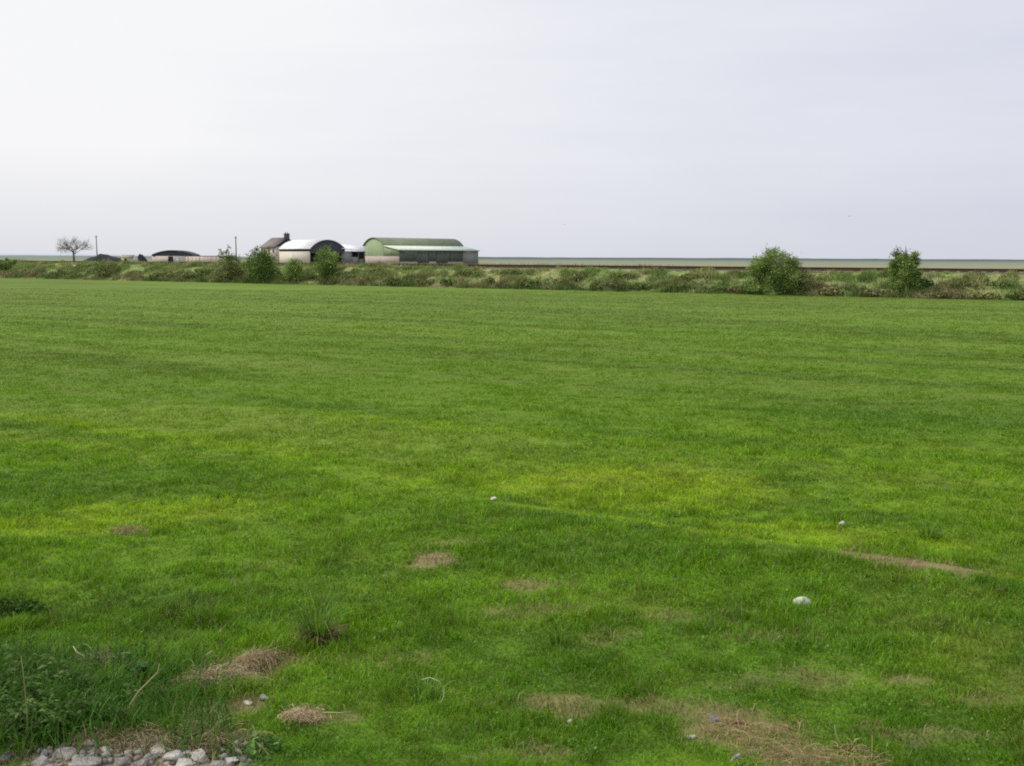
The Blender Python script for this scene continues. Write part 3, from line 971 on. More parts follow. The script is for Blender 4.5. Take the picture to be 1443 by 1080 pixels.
def bank_grass():
    n = 190000
    u = -115 + 135 * RNG.uniform(0, 1, n) ** 0.85
    v = FOOT - 0.25 + 3.9 * RNG.uniform(0, 1, n)
    c = bankcol(u, v)
    cl = fbm(u / 0.8, v / 0.6, 220, 3)
    k = RNG.uniform(size=n) < 0.35 + sstep(0.35, 0.6, cl)
    # shoulder is kept low so that the rails show
    u, v, c, cl = u[k], v[k], c[k], cl[k]
    n = len(u)
    H = 0.10 + 0.36 * sstep(0.42, 0.72, cl) + 0.22 * sstep(0.45, 0.7, fbm(u / 0.5, v / 0.5, 224, 2)) * sstep(FOOT + 1.8, FOOT + .3, v)
    top = sstep(FOOT + 2.6, FOOT + 3.3, v)
    leftside = sstep(-33, -42, u)
    H = np.maximum(H, 0.30 * top * leftside)
    H = H * (1 - 0.72 * top * (1 - leftside)) * RNG.uniform(0.5, 1.3, n)
    x = u * DU[0] + v * NV[0]; y = u * DU[1] + v * NV[1]
    P = np.stack([x, y, bz(u, v) - 0.02], 1)
    c = c * 1.28 * RNG.uniform(0.55, 1.5, n)[:, None] * (1 + RNG.normal(0, 0.05, (n, 3)))
    V, F, C = blades(P, H, RNG.uniform(0.015, 0.04, n), fbm(u / 1.5, v, 221, 2) * 12 + RNG.normal(0, .7, n), np.clip(RNG.normal(0.45, 0.25, n), 0, 0.95),
                     RNG.uniform(-0.9, 0.6, n), c, c * 0.65, 2)
    tag(link('rough_grass', np_mesh('rough_grass', V, F, C), M_LEAF), 'rough olive and straw grass covering the railway bank', 'rough grass', kind='stuff')


bank_grass()

# railway track on the bank
M_RAIL = mat_solid('rusty_rail', (0.075, 0.055, 0.03), 0.85, 0.35, 8)
M_SLEEP = mat_solid('dark_sleeper', (0.075, 0.06, 0.05), 0.9, 0.35, 4)
M_BALL = mat_solid('ballast', (0.17, 0.135, 0.105), 0.95, 0.4, 9, 0.8, bscale=12)


def prism(u0, u1, prof, step=10.0):
    """prof: closed list of (v,z)"""
    us = np.arange(u0, u1 + 0.1, step); k = len(prof)
    V = []; F = []
    for u in us:
        for (v, z) in prof: V.append(tuple(E(u, v, z)))
    for i in range(len(us) - 1):
        for j in range(k):
            F.append((i * k + j, i * k + (j + 1) % k, (i + 1) * k + (j + 1) % k, (i + 1) * k + j))
    return np.array(V), [np.array(F)]


V, F = prism(-500, 150, [(FOOT + 3.3, 1.27), (FOOT + 3.75, 1.36), (FOOT + 6.6, 1.36), (FOOT + 7.0, 1.27)])
tag(link('ballast', np_mesh('ballast', V, F), M_BALL), kind='structure')
trk = empty('railway_track', E(-40, FOOT + 5.2, 1.36))
tag(trk, 'rusty railway track running along the top of the embankment', 'railway track')
inv = Matrix.Translation(-Vector(trk.location))


def add_to(parent, name, V, F, mat, cols=None):
    V = np.asarray(V) - np.array(tuple(parent.location))
    return link(name, np_mesh(name, V, F, cols), mat, parent)


for vc in (FOOT + 4.45, FOOT + 5.9):
    z0 = 1.40
    pr = [(-.07, 0), (.07, 0), (.07, .015), (.012, .03), (.012, .11), (.036, .12), (.036, .155), (-.036, .155), (-.036, .12), (-.012, .11), (-.012, .03), (-.07, .015)]
    V, F = prism(-480, 140, [(vc + a_, z0 + b_) for a_, b_ in pr])
    add_to(trk, 'rail', V, F, M_RAIL)
parts = []
for i in range(260):
    u = -150 + i * 0.65
    vs = []
    for du in (-.12, .12):
        for dv in (-1.25, 1.25):
            for z in (1.363, 1.398):
                vs.append(tuple(E(u + du, FOOT + 5.17 + dv, z)))
    f = np.array([[0, 2, 3, 1], [4, 5, 7, 6], [0, 1, 5, 4], [2, 6, 7, 3], [1, 3, 7, 5], [0, 4, 6, 2]])
    parts.append((np.array(vs), [f], np.zeros((8, 3))))
V, F, C = merge(parts)
tag(add_to(trk, 'sleeper', V, F, M_SLEEP), kind='stuff')

# ------------------------------------------------------------------ shrubs and trees
def shrub(base, Hh, Wd, label, cat='bush', name='bush', group=None, n=5000, leaf=0.09, seed=1, pal=None, shape='round', dens=1.0, bark=(0.10, 0.08, 0.06), low=0.0, spikes=0):
    rnd = random.Random(seed); rs = np.random.default_rng(seed)
    e = empty(name, base)
    tag(e, label, cat, group)
    pal = pal or [(0.075, 0.125, 0.035), (0.11, 0.17, 0.045), (0.05, 0.09, 0.028)]
    limbs = []; tips = []
    ns = rnd.randint(4, 6) if shape != 'cone' else 3
    for s in range(ns + 5):
        a = rnd.uniform(0, 6.283)
        if shape == 'cone':
            out = Wd * 0.5 * rnd.uniform(0.2, 0.8); h0 = Hh * rnd.uniform(0.25, 0.9)
            out *= (1.15 - 0.75 * h0 / Hh)
        else:
            out = Wd * 0.5 * rnd.uniform(0.15, 0.85); h0 = Hh * rnd.uniform(0.45, 0.85) * (1 - 0.35 * (out / (Wd * .5)) ** 2)
        end = Vector((math.cos(a) * out, math.sin(a) * out, h0))
        mid = Vector((end.x * 0.35, end.y * 0.35, h0 * 0.5))
        r0 = Hh * 0.018
        limbs.append(tube_part([Vector((0, 0, -0.1)), mid * 0.5 + Vector((0, 0, 0.05)), mid, (mid + end) / 2 + Vector((rnd.gauss(0, .05), rnd.gauss(0, .05), 0)), end],
                               [r0, r0 * .85, r0 * .65, r0 * .4, r0 * .2], bark, 5))
        tips.append(end)
    V, F, C = merge(limbs)
    link('trunk', np_mesh('trunk', V, F, C), M_BARK, e, smooth=True)
    # clumps
    nc = 90 if shape != 'cone' else 70
    cs = []
    for i in range(nc):
        while True:
            p = np.array([rnd.uniform(-1, 1), rnd.uniform(-1, 1), rnd.uniform(0, 1)])
            if shape == 'cone':
                rr = math.hypot(p[0], p[1]) if p[2] < .45 else math.hypot(math.hypot(p[0], p[1]), (p[2] - .45) / .53); lim = (0.95 if p[2] < .5 else 0.95)
                if p[2] < .12: lim = 0.7
                if rr < lim: break
            else:
                if (p[0] ** 2 + p[1] ** 2) + (max(0, p[2] - 0.42) / 0.6) ** 2 < 1: break
        q = p * np.array([Wd * 0.44, Wd * 0.44, Hh * 0.90]); q[2] += low
        cs.append((q, rnd.uniform(0.11, 0.18) * min(Wd, Hh), rnd.choice(pal), rnd.uniform(0.7, 1.35)))
    for s in range(spikes):                    # whippy shoots above the crown
        a = rnd.uniform(0, 6.28); o_ = rnd.uniform(0, .42) * Wd
        cs.append((np.array([math.cos(a) * o_, math.sin(a) * o_, Hh * rnd.uniform(.85, 1.08) * (1 - .5 * (o_ / Wd) ** 2)]), 0.07 * Wd, pal[0], 1.0))
    P = []; Cc = []; per = int(n * dens / len(cs))
    for q, r, col, br in cs:
        m = max(20, int(per * (r / (0.15 * min(Wd, Hh))) ** 1.5))
        d = rs.normal(size=(m, 3)) * r * np.array([.55, .55, .48])
        P.append(q + d)
        Cc.append(np.array(col) * br * rs.uniform(0.6, 1.45, (m, 1)))
    P = np.concatenate(P); Cc = np.concatenate(Cc)
    k = P[:, 2] > 0.02; P = P[k]; Cc = Cc[k]
    V, F, C = leaves(P, rs.uniform(0.6, 1.3, len(P)) * leaf, Cc)
    link('crown', np_mesh('crown', V, F, C), M_LEAF, e)
    return e


def onbank(px, py_base):
    """point on the bank face or foot seen at this pixel"""
    r = ray(px, py_base)
    t = 20.0
    while t < 200:
        p = Vector((0, 0, EYE)) + r * t
        u, v = UV(p.x, p.y)
        g = float(bz(np.array([u]), np.array([v]))[0]) if v > FOOT - 0.5 else 0.0
        if p.z <= g: return Vector((p.x, p.y, g))
        t += 0.1
    return p


def hpx(p, npx): return npx / FPX * p.y


DG = [(0.10, 0.16, 0.04), (0.145, 0.22, 0.058), (0.19, 0.27, 0.08)]
LG = [(0.21, 0.29, 0.08), (0.27, 0.36, 0.10), (0.16, 0.235, 0.065)]
OL = [(0.26, 0.27, 0.11), (0.21, 0.22, 0.085), (0.31, 0.30, 0.14)]
BR = [(0.22, 0.18, 0.095), (0.27, 0.23, 0.13), (0.17, 0.17, 0.08)]
p = onbank(1090, 411)
shrub(p, hpx(p, 53), hpx(p, 92), 'large broad green bush on the railway bank right of centre', n=22000, leaf=0.10, seed=3, pal=LG + DG, spikes=12)
p = onbank(1134, 411)
shrub(p, hpx(p, 33), hpx(p, 30), 'small bush touching the right side of the large broad bush', n=2200, leaf=0.09, seed=4, pal=DG + OL)
p = onbank(1273, 414)
shrub(p, hpx(p, 77), hpx(p, 42), 'upright egg shaped dark green small tree near the right edge', cat='tree', name='small_tree', n=15000, leaf=0.10, seed=5, pal=DG + LG, shape='cone')
p = onbank(1302, 405)
shrub(p, hpx(p, 13), hpx(p, 28), 'low bright green bush at the right foot of the upright small tree', n=1400, leaf=0.08, seed=6, pal=[(0.08, 0.17, 0.05)])
p = onbank(322, 396)
shrub(p, hpx(p, 46), hpx(p, 38), 'loose bush in front of the pole, leftmost of the farm bushes', n=5200, leaf=0.13, seed=7, pal=DG + OL, group='bushes on the bank before the farm', spikes=5)
p = onbank(368, 397)
shrub(p, hpx(p, 47), hpx(p, 48), 'dense dark green bush below the house roof', n=8500, leaf=0.13, seed=8, pal=DG, group='bushes on the bank before the farm', spikes=4)
p = onbank(416, 396)
shrub(p, hpx(p, 34), hpx(p, 30), 'smallest farm bush, below the white curved roof', n=3600, leaf=0.12, seed=9, pal=LG, group='bushes on the bank before the farm')
p = onbank(461, 397)
shrub(p, hpx(p, 50), hpx(p, 38), 'tall green bush covering the dark arched barn end', n=7000, leaf=0.12, seed=10, pal=LG + DG, group='bushes on the bank before the farm')
p = onbank(148, 388)
shrub(p, hpx(p, 22), hpx(p, 48), 'wide low olive bush on the bank below the bare tree', n=2600, leaf=0.13, seed=11, pal=OL + DG)
p = onbank(10, 380)
shrub(p, hpx(p, 16), hpx(p, 40), 'dark bush cut by the left edge of the picture', n=2000, leaf=0.14, seed=12, pal=DG)
# scrub along the foot
scrub = [(690, 402, 17, 12, BR), (748, 404, 16, 26, DG), (792, 404, 22, 22, OL), (812, 396, 14, 18, [(0.3, 0.3, 0.2), (0.22, 0.24, 0.13)]), (862, 406, 16, 44, BR), (905, 408, 14, 34, DG),
         (962, 408, 16, 40, OL), (1010, 411, 12, 24, DG), (1040, 412, 14, 28, BR), (1172, 416, 18, 30, BR), (1222, 418, 16, 28, BR), (1330, 420, 12, 50, BR),
         (1385, 421, 14, 40, OL), (1438, 422, 18, 30, DG), (560, 400, 14, 34, DG), (600, 401, 12, 28, OL), (632, 402, 14, 26, DG), (520, 398, 12, 26, OL), (270, 392, 12, 26, DG), (235, 390, 10, 36, OL), (196, 388, 10, 26, DG),
         (85, 388, 9, 18, DG), (100, 392, 8, 14, DG), (1255, 416, 12, 20, OL), (1355, 404, 10, 40, OL), (1412, 404, 9, 34, OL), (980, 392, 9, 38, LG), (880, 390, 9, 34, LG), (720, 388, 11, 30, LG), (660, 388, 9, 30, LG),
         (535, 384, 9, 26, LG), (490, 394, 12, 22, OL), (440, 394, 10, 18, BR), (290, 384, 10, 30, LG), (30, 386, 10, 28, OL), (395, 392, 12, 24, OL)]
def place_words(px):
    if px < 200: return 'left of the dark arched roof'
    if px < 500: return 'among the farm bushes'
    if px < 700: return 'in front of the green shed'
    if px < 1060: return 'left of the large broad bush'
    return 'near the upright small tree'
for i, (a, b, hh, ww, pl) in enumerate(scrub):
    p = onbank(a, b)
    kd = 'brown dead' if pl is BR else 'dark green' if pl is DG else 'pale leafy' if pl is not OL and pl is not LG else 'olive' if pl is OL else 'mid green'
    pos = 'low on the bank' if b > 393 or a < 200 else 'high on the bank'
    shrub(p, hpx(p, hh * 0.60), hpx(p, ww * 1.35), f'{kd} scrub {pos} {place_words(a)}', cat='scrub', name='scrub_clump', n=1000, leaf=0.13, seed=40 + i, pal=pl + OL[:2] + LG[:1], dens=0.9,
          group='scrub clumps along the railway bank')


def branch_tree(base, Hh, Wd, label, seed=2):
    rnd = random.Random(seed); rs = np.random.default_rng(seed)
    e = empty('bare_tree', base); tag(e, label, 'tree')
    trunk = [tube_part([Vector((0, 0, -.2)), Vector((0.05, 0, Hh * .2)), Vector((-.05, 0, Hh * .38))], [.34, .27, .22], (0.13, 0.12, 0.11), 8)]
    br = []; tips = []

    def grow(p, d, ln, r, lvl):
        pts = [p]; q = p.copy(); dd = d.copy()
        for i in range(4):
            dd = (dd + Vector((rnd.gauss(0, .18), rnd.gauss(0, .18), rnd.gauss(0.02, .12)))).normalized()
            q = q + dd * ln / 4; pts.append(q.copy())
        rad = [r * (1 - .14 * i) for i in range(5)]
        br.append(tube_part(pts, rad, (0.25, 0.24, 0.22), 4 if lvl > 1 else 6))
        if lvl >= 4: tips.append(q); return
        nn = 4 if lvl < 2 else 3
        for i in range(nn):
            s = pts[rnd.choice([2, 3, 4, 4])]
            a = rnd.uniform(0, 6.28); k = rnd.uniform(.45, .95)
            o_ = dd.orthogonal().normalized(); o2 = dd.cross(o_)
            nd = (dd + (o_ * math.cos(a) + o2 * math.sin(a)) * k).normalized()
            nd.z = nd.z * .8 + .06
            grow(s, nd, ln * rnd.uniform(.58, .76), r * .58, lvl + 1)
    for i in range(7):
        a = i * 6.283 / 7 + rnd.uniform(-.3, .3); el = rnd.uniform(0.25, 1.1)
        d = Vector((math.cos(a) * math.cos(el) * Wd / Hh * .9, math.sin(a) * math.cos(el), math.sin(el))).normalized()
        grow(Vector((0, 0, Hh * rnd.uniform(.28, .40))), d, Hh * .26, .13, 0)
    V, F, C = merge(trunk); link('trunk', np_mesh('trunk', V, F, C), M_BARK, e, smooth=True)
    tp = np.array([tuple(t) for t in tips])
    P = tp[rs.integers(0, len(tp), 3600)] + rs.normal(0, .33, (3600, 3))
    lf = leaves(P, rs.uniform(.06, .13, 3600), np.array([0.42, 0.44, 0.34]) * rs.uniform(.7, 1.3, (3600, 1)))
    V, F, C = merge(br + [lf]); link('crown', np_mesh('crown', V, F, C), M_LEAF, e)


p = Q(104, 366, 262); p.z = 0
branch_tree(p, 8.8, 11.6, 'spreading nearly bare tree standing alone on the left skyline')

# ------------------------------------------------------------------ marsh and far shore
def mat_marsh():
    m, nt, out = newmat('salt_marsh')
    N = nt.nodes.new; L = nt.links.new
    g = N('ShaderNodeNewGeometry')
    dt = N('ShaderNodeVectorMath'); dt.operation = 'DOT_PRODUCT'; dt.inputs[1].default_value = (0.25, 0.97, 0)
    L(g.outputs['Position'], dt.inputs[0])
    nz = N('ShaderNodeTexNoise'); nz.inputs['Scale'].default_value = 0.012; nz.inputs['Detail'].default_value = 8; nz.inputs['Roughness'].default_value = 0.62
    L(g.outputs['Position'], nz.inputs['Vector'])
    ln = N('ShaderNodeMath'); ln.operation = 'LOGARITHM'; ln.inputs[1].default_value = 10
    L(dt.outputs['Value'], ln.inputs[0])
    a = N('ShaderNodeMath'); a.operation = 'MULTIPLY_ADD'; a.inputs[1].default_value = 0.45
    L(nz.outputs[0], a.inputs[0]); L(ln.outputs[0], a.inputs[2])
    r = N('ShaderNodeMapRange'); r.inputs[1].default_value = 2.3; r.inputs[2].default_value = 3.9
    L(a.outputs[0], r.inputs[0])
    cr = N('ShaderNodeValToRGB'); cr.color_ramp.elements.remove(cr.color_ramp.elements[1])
    els = [(0.0, (0.24, 0.23, 0.13)), (0.16, (0.26, 0.23, 0.165)), (0.28, (0.27, 0.265, 0.185)), (0.42, (0.235, 0.26, 0.17)), (0.6, (0.21, 0.24, 0.18)), (0.8, (0.165, 0.195, 0.18)), (1.0, (0.15, 0.175, 0.175))]  # far stops greyed and blued: distance haze put into the marsh colour
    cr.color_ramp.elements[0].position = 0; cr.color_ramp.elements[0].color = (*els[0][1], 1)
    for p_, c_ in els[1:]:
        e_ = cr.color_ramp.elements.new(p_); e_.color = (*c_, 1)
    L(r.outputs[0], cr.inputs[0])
    n2 = N('ShaderNodeTexNoise'); n2.inputs['Scale'].default_value = 0.06; n2.inputs['Detail'].default_value = 9; n2.inputs['Roughness'].default_value = .7
    L(g.outputs['Position'], n2.inputs['Vector'])
    mr = N('ShaderNodeMapRange'); mr.inputs[1].default_value = .3; mr.inputs[2].default_value = .7; mr.inputs[3].default_value = .8; mr.inputs[4].default_value = 1.2
    L(n2.outputs[0], mr.inputs[0])
    sc_ = N('ShaderNodeVectorMath'); sc_.operation = 'SCALE'; L(cr.outputs[0], sc_.inputs[0]); L(mr.outputs[0], sc_.inputs['Scale'])
    d = N('ShaderNodeBsdfDiffuse'); L(sc_.outputs[0], d.inputs[0]); L(d.outputs[0], out.inputs[0])
    return m


VV = []; FF = []
us = [-14000, -3000, -900, -300, -100, 50, 300, 1500, 6000, 14000]; vs = [FOOT + 8, 90, 150, 300, 700, 1800, 4500, 9000, 14000]
for v in vs:
    for u in us: VV.append(tuple(E(u, v, 0.0)))
k = len(us)
for i in range(len(vs) - 1):
    for j in range(k - 1): FF.append((i * k + j, i * k + j + 1, (i + 1) * k + j + 1, (i + 1) * k + j))
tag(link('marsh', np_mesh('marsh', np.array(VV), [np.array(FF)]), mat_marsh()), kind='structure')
# ground behind the viewer and to the far sides
VV = []; FF = []
us = [-14000, -232, 128, 14000]; vs = [-6000, -28, FOOT + 3]
bgm = np_mesh('fields_around', np.array([(-14000, -6000, -0.3), (14000, -6000, -0.3), (14000, 14000, -0.3), (-14000, 14000, -0.3)]), [np.array([[0, 1, 2, 3]])])
tag(link('fields_around', bgm, mat_solid('far_pasture', (0.10, 0.19, 0.03), 0.95, 0.3, 0.02)), kind='structure')


def ridge(name, Y, x0, x1, hfun, mat, depth=200, step=20):
    xs_ = np.arange(x0, x1, step); V = []; F = []
    for x in xs_:
        V += [(x, Y, -0.5), (x, Y + depth * .4, hfun(x)), (x, Y + depth, -0.5)]
    for i in range(len(xs_) - 1):
        a = i * 3
        F += [(a, a + 3, a + 4, a + 1), (a + 1, a + 4, a + 5, a + 2)]
    return tag(link(name, np_mesh(name, np.array(V, float), [np.array(F)]), mat), kind='structure')


def nz1(x, s, sc): return float(fbm(np.array([x / sc]), np.array([0.3]), s, 4)[0])


def matd(name, col):  # col has the distance haze put into it
    m, nt, out = newmat(name)
    g = nt.nodes.new('ShaderNodeNewGeometry')
    n = nt.nodes.new('ShaderNodeTexNoise'); n.inputs['Scale'].default_value = 0.004; n.inputs['Detail'].default_value = 6
    nt.links.new(g.outputs['Position'], n.inputs['Vector'])
    mx_ = nt.nodes.new('ShaderNodeMixRGB'); mx_.inputs[1].default_value = (*[c * .85 for c in col], 1); mx_.inputs[2].default_value = (*[min(1, c * 1.12) for c in col], 1)
    nt.links.new(n.outputs[0], mx_.inputs[0])
    d = nt.nodes.new('ShaderNodeBsdfDiffuse'); nt.links.new(mx_.outputs[0], d.inputs[0]); nt.links.new(d.outputs[0], out.inputs[0])
    return m


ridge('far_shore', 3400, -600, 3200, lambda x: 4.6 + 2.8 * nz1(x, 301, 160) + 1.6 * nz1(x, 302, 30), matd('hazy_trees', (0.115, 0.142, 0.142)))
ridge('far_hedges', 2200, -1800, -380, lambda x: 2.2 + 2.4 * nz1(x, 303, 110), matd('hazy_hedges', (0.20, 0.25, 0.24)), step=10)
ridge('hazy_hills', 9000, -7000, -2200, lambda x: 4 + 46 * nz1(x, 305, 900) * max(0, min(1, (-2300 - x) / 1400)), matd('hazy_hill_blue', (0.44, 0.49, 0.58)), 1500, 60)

# ------------------------------------------------------------------ farm
def lm(root, V, F, name, mat, parent=None, smooth=False):
    return link(name, np_mesh(name, np.array(V, float), [np.array(f) for f in F]), mat, parent or root, smooth)


def boxv(x0, x1, y0, y1, z0, z1):
    V = [(x0, y0, z0), (x1, y0, z0), (x1, y1, z0), (x0, y1, z0), (x0, y0, z1), (x1, y0, z1), (x1, y1, z1), (x0, y1, z1)]
    F = [[(0, 3, 2, 1), (4, 5, 6, 7), (0, 1, 5, 4), (1, 2, 6, 5), (2, 3, 7, 6), (3, 0, 4, 7)]]
    return V, F


def box(root, name, mat, *b, parent=None):
    V, F = boxv(*b); return lm(root, V, F, name, mat, parent)


def arch_pts(w0, w1, eave, apex, n=14):
    """points of a segmental arch across the width"""
    half = (w1 - w0) / 2; cx = (w0 + w1) / 2; rise = apex - eave
    R = (half * half + rise * rise) / (2 * rise); cz = apex - R
    a0 = math.asin(min(1, half / R))
    return [(cx + R * math.sin(-a0 + 2 * a0 * i / n), cz + R * math.cos(-a0 + 2 * a0 * i / n)) for i in range(n + 1)]


def vault(root, name, mat, l0, l1, pts, th=0.12, along='x'):
    """curved roof sheet; the arch lies in the width (y) direction, the axis along x"""
    V = []; F = []; n = len(pts)
    for x in (l0, l1):
        for (y, z) in pts: V.append((x, y, z))
        for (y, z) in pts: V.append((x, y, z - th))
    q = []
    for i in range(n - 1):
        q.append((i, i + 1, 2 * n + i + 1, 2 * n + i))
        q.append((n + i + 1, n + i, 3 * n + i, 3 * n + i + 1))
        q.append((i + 1, i, n + i, n + i + 1)); q.append((2 * n + i, 2 * n + i + 1, 3 * n + i + 1, 3 * n + i))
    q.append((0, 2 * n, 3 * n, n)); q.append((n - 1, 2 * n - 1, 4 * n - 1, 3 * n - 1))
    return lm(root, V, [q], name, mat)


def slab(root, name, mat, quad, th=0.12):
    V = list(quad) + [(a, b, c - th) for a, b, c in quad]
    return lm(root, V, [[(0, 1, 2, 3), (7, 6, 5, 4), (0, 4, 5, 1), (1, 5, 6, 2), (2, 6, 7, 3), (3, 7, 4, 0)]], name, mat)


def archwall(root, name, mat, x, pts, zb, th=0.1):
    n = len(pts); V = []; q = []
    for dx in (0, th):
        V += [(x + dx, y, z) for y, z in pts] + [(x + dx, y, zb) for y, z in pts]
    for i in range(n - 1):
        q.append((i, n + i, n + i + 1, i + 1)); q.append((2 * n + i, 2 * n + i + 1, 3 * n + i + 1, 3 * n + i))
        q.append((i, i + 1, 2 * n + i + 1, 2 * n + i))
    q.append((0, 2 * n, 3 * n, n)); q.append((n - 1, 2 * n - 1, 3 * n - 1 + 0, 4 * n - 1)) if False else None
    q = [f for f in q if f]
    return lm(root, V, [q], name, mat)


M_GREENL = mat_solid('light_green_sheeting', (0.27, 0.35, 0.19), 0.55, 0.12, 0.8, streak=(1, 1, .2), corr=('Y', 2.0))
M_GREENR = mat_solid('grey_green_roof_sheet', (0.17, 0.215, 0.13), 0.6, 0.2, 0.6, streak=(1, .2, 1), corr=('X', 2.0))
M_GREEND = mat_solid('dark_green_sheeting', (0.115, 0.145, 0.115), 0.7, 0.3, 0.9, streak=(1.5, 1, .15), corr=('X', 2.0))
M_ROOFP = mat_solid('pale_mint_roof', (0.62, 0.72, 0.60), 0.6, 0.14, 0.7, corr=('X', 2.0))
M_BLOCK = mat_solid('pinkish_blockwork', (0.46, 0.40, 0.35), 0.9, 0.2, 1.2, streak=(1, 1, .4))
M_GREY = mat_solid('grey_weathered_sheet', (0.27, 0.285, 0.27), 0.75, 0.2, 1.0, streak=(1.5, 1, .2), corr=('X', 2.0))
M_WHITE = mat_solid('white_roof_sheet', (0.80, 0.81, 0.82), 0.5, 0.08, 0.5, corr=('X', 2.0))
M_CREAM = mat_solid('cream_render', (0.60, 0.57, 0.49), 0.9, 0.15, 0.8, streak=(1, 1, .3))
M_NAVY = mat_solid('dark_blue_grey_sheet', (0.055, 0.062, 0.075), 0.7, 0.25, 0.9, streak=(1, 2, .2), corr=('Y', 2.0))
M_DARK = mat_solid('shade_and_door_dark', (0.03, 0.03, 0.032), 0.9, 0.2, 1)  # near-black for painted eave and interior shade, also for doors
M_SLATE = mat_solid('brown_purple_slate', (0.20, 0.165, 0.165), 0.8, 0.2, 1.5, streak=(1, 1, 3))
M_PINK = mat_solid('pinkish_render', (0.62, 0.54, 0.47), 0.9, 0.12, 0.7, streak=(1, 1, .4))
M_CHIM = mat_solid('sooty_brick', (0.10, 0.095, 0.10), 0.9, 0.3, 3)
M_GLASS = mat_solid('dark_pane', (0.03, 0.035, 0.04), 0.15, 0.1, 1)
M_RIM = mat_solid('white_frame', (0.7, 0.7, 0.68), 0.6, 0.1, 1)
M_WOODG = mat_solid('grey_timber', (0.20, 0.18, 0.155), 0.9, 0.3, 3, streak=(4, 4, .4))


def root_at(name, px, Y, rz, label, cat='building'):
    p = Q(px, 365, Y)
    e = empty(name, (p.x, p.y, 0), rz)
    tag(e, label, cat)
    return e


# --- big green shed: origin at near corner of the lean-to (front-left corner), x along the side, y to the back
TH = math.radians(36.5)
S = root_at('farm_shed', 562, 296, TH, 'large green curved roof farm shed with a pale lean-to roof', 'shed')
LL, W1, W2 = 28.5, 8.8, 12.8     # length, lean-to depth, vault width
box(S, 'base_wall', M_BLOCK, -0.04, 0.20, 0.0, W1 + W2, 0, 2.5)
V = [(0.0, 0.1, 2.5), (0.0, W1, 2.5), (0.0, W1, 5.75), (0.0, 0.1, 4.35), (0.16, 0.1, 2.5), (0.16, W1, 2.5), (0.16, W1, 5.75), (0.16, 0.1, 4.35)]
lm(S, V, [[(0, 3, 2, 1), (4, 5, 6, 7), (0, 1, 5, 4), (3, 7, 6, 2), (0, 4, 7, 3), (1, 2, 6, 5)]], 'end_cladding', M_GREENL)
ap = arch_pts(W1, W1 + W2, 5.75, 8.05)
archwall(S, 'gable', M_GREENL, 0.0, ap, 2.5, 0.16)
apr = arch_pts(W1 - .25, W1 + W2 + .25, 5.72, 8.2)
vault(S, 'curved_roof', M_GREENR, -0.35, LL + .3, apr, 0.12)
slab(S, 'lean_to_roof', M_ROOFP, [(-0.4, -0.5, 4.42), (LL + .2, -0.5, 4.42), (LL + .2, W1 - .3, 5.72), (-0.4, W1 - .3, 5.72)], 0.16)
box(S, 'front_wall', M_GREEND, 0.2, LL * .80, 0.1, 0.28, 0.9, 4.33)
box(S, 'front_base', M_BLOCK, 0.2, LL * .80, 0.04, 0.28, 0, 0.9)
box(S, 'side_panel', M_GREY, LL * .80, LL, 0.06, 0.26, 0, 4.33)
box(S, 'rear_wall', M_GREEND, 0.2, LL, W1 + W2 - .2, W1 + W2, 0, 5.7)
box(S, 'far_end_wall', M_GREEND, LL - .2, LL - 0.02, 0.3, W1 + W2 - .3, 0, 4.3)
archwall(S, 'far_gable', M_GREEND, LL - 0.16, ap, 4.3, 0.14)
for x in (6.2, 13.0):
    d = box(S, 'sliding_door', M_GREY if x < 6 else M_GREEND, x, x + 4.2, -0.02, 0.08, 0.05, 3.9)
box(S, 'gutter', M_GREY, -0.4, LL + .2, -0.62, -0.503, 4.22, 4.36)
for x in (0.3, 9.5, 18.5):
    box(S, 'downpipe', M_GREY, x, x + .1, -0.06, 0.035, 0.1, 4.25)

# --- dutch barn: gable faces right and near; x along its length to the left/back, built with near corner as origin
D = root_at('dutch_barn', 437, 292, math.radians(180 - 46), 'curved white roofed barn with a dark arched open end', 'barn')
# local x runs from the gable to the far left end, local y from near side (negative side of view) to the far side
DL, DW = 17.0, 12.2
sgn = -1
ad = arch_pts(-DW, 0, 4.5, 7.15)
vault(D, 'curved_roof', M_WHITE, -0.25, DL, arch_pts(-DW - .15, .15, 4.55, 7.3), .14)
archwall(D, 'gable_sheeting', M_NAVY, 0.0, ad, 3.3, 0.12)
box(D, 'side_wall', M_CREAM, 0.2, DL, -0.22, -0.02, 0, 3.75)
box(D, 'eave_shade', M_DARK, 0.2, DL - .05, -0.18, -0.06, 3.75, 4.48)  # dark strip: shadow under the eave, put in as colour
box(D, 'back_wall', M_NAVY, DL - .25, DL - .05, -DW + .2, -0.25, 0, 4.5)
box(D, 'far_side_wall', M_NAVY, 0.2, DL - .3, -DW + .02, -DW + .2, 0, 4.5)
for y in (-0.15, -4.4, -8.8, -DW + .15):
    box(D, 'post', M_WOODG, 0.12, 0.32, y - .1, y + .1, 0, 3.3 if -12 < y < -1 else 3.29)
box(D, 'inner_shade', M_DARK, 4.5, 4.6, -DW + .4, -0.4, 0, 4.4)  # near-black panel standing in for the shade inside the barn

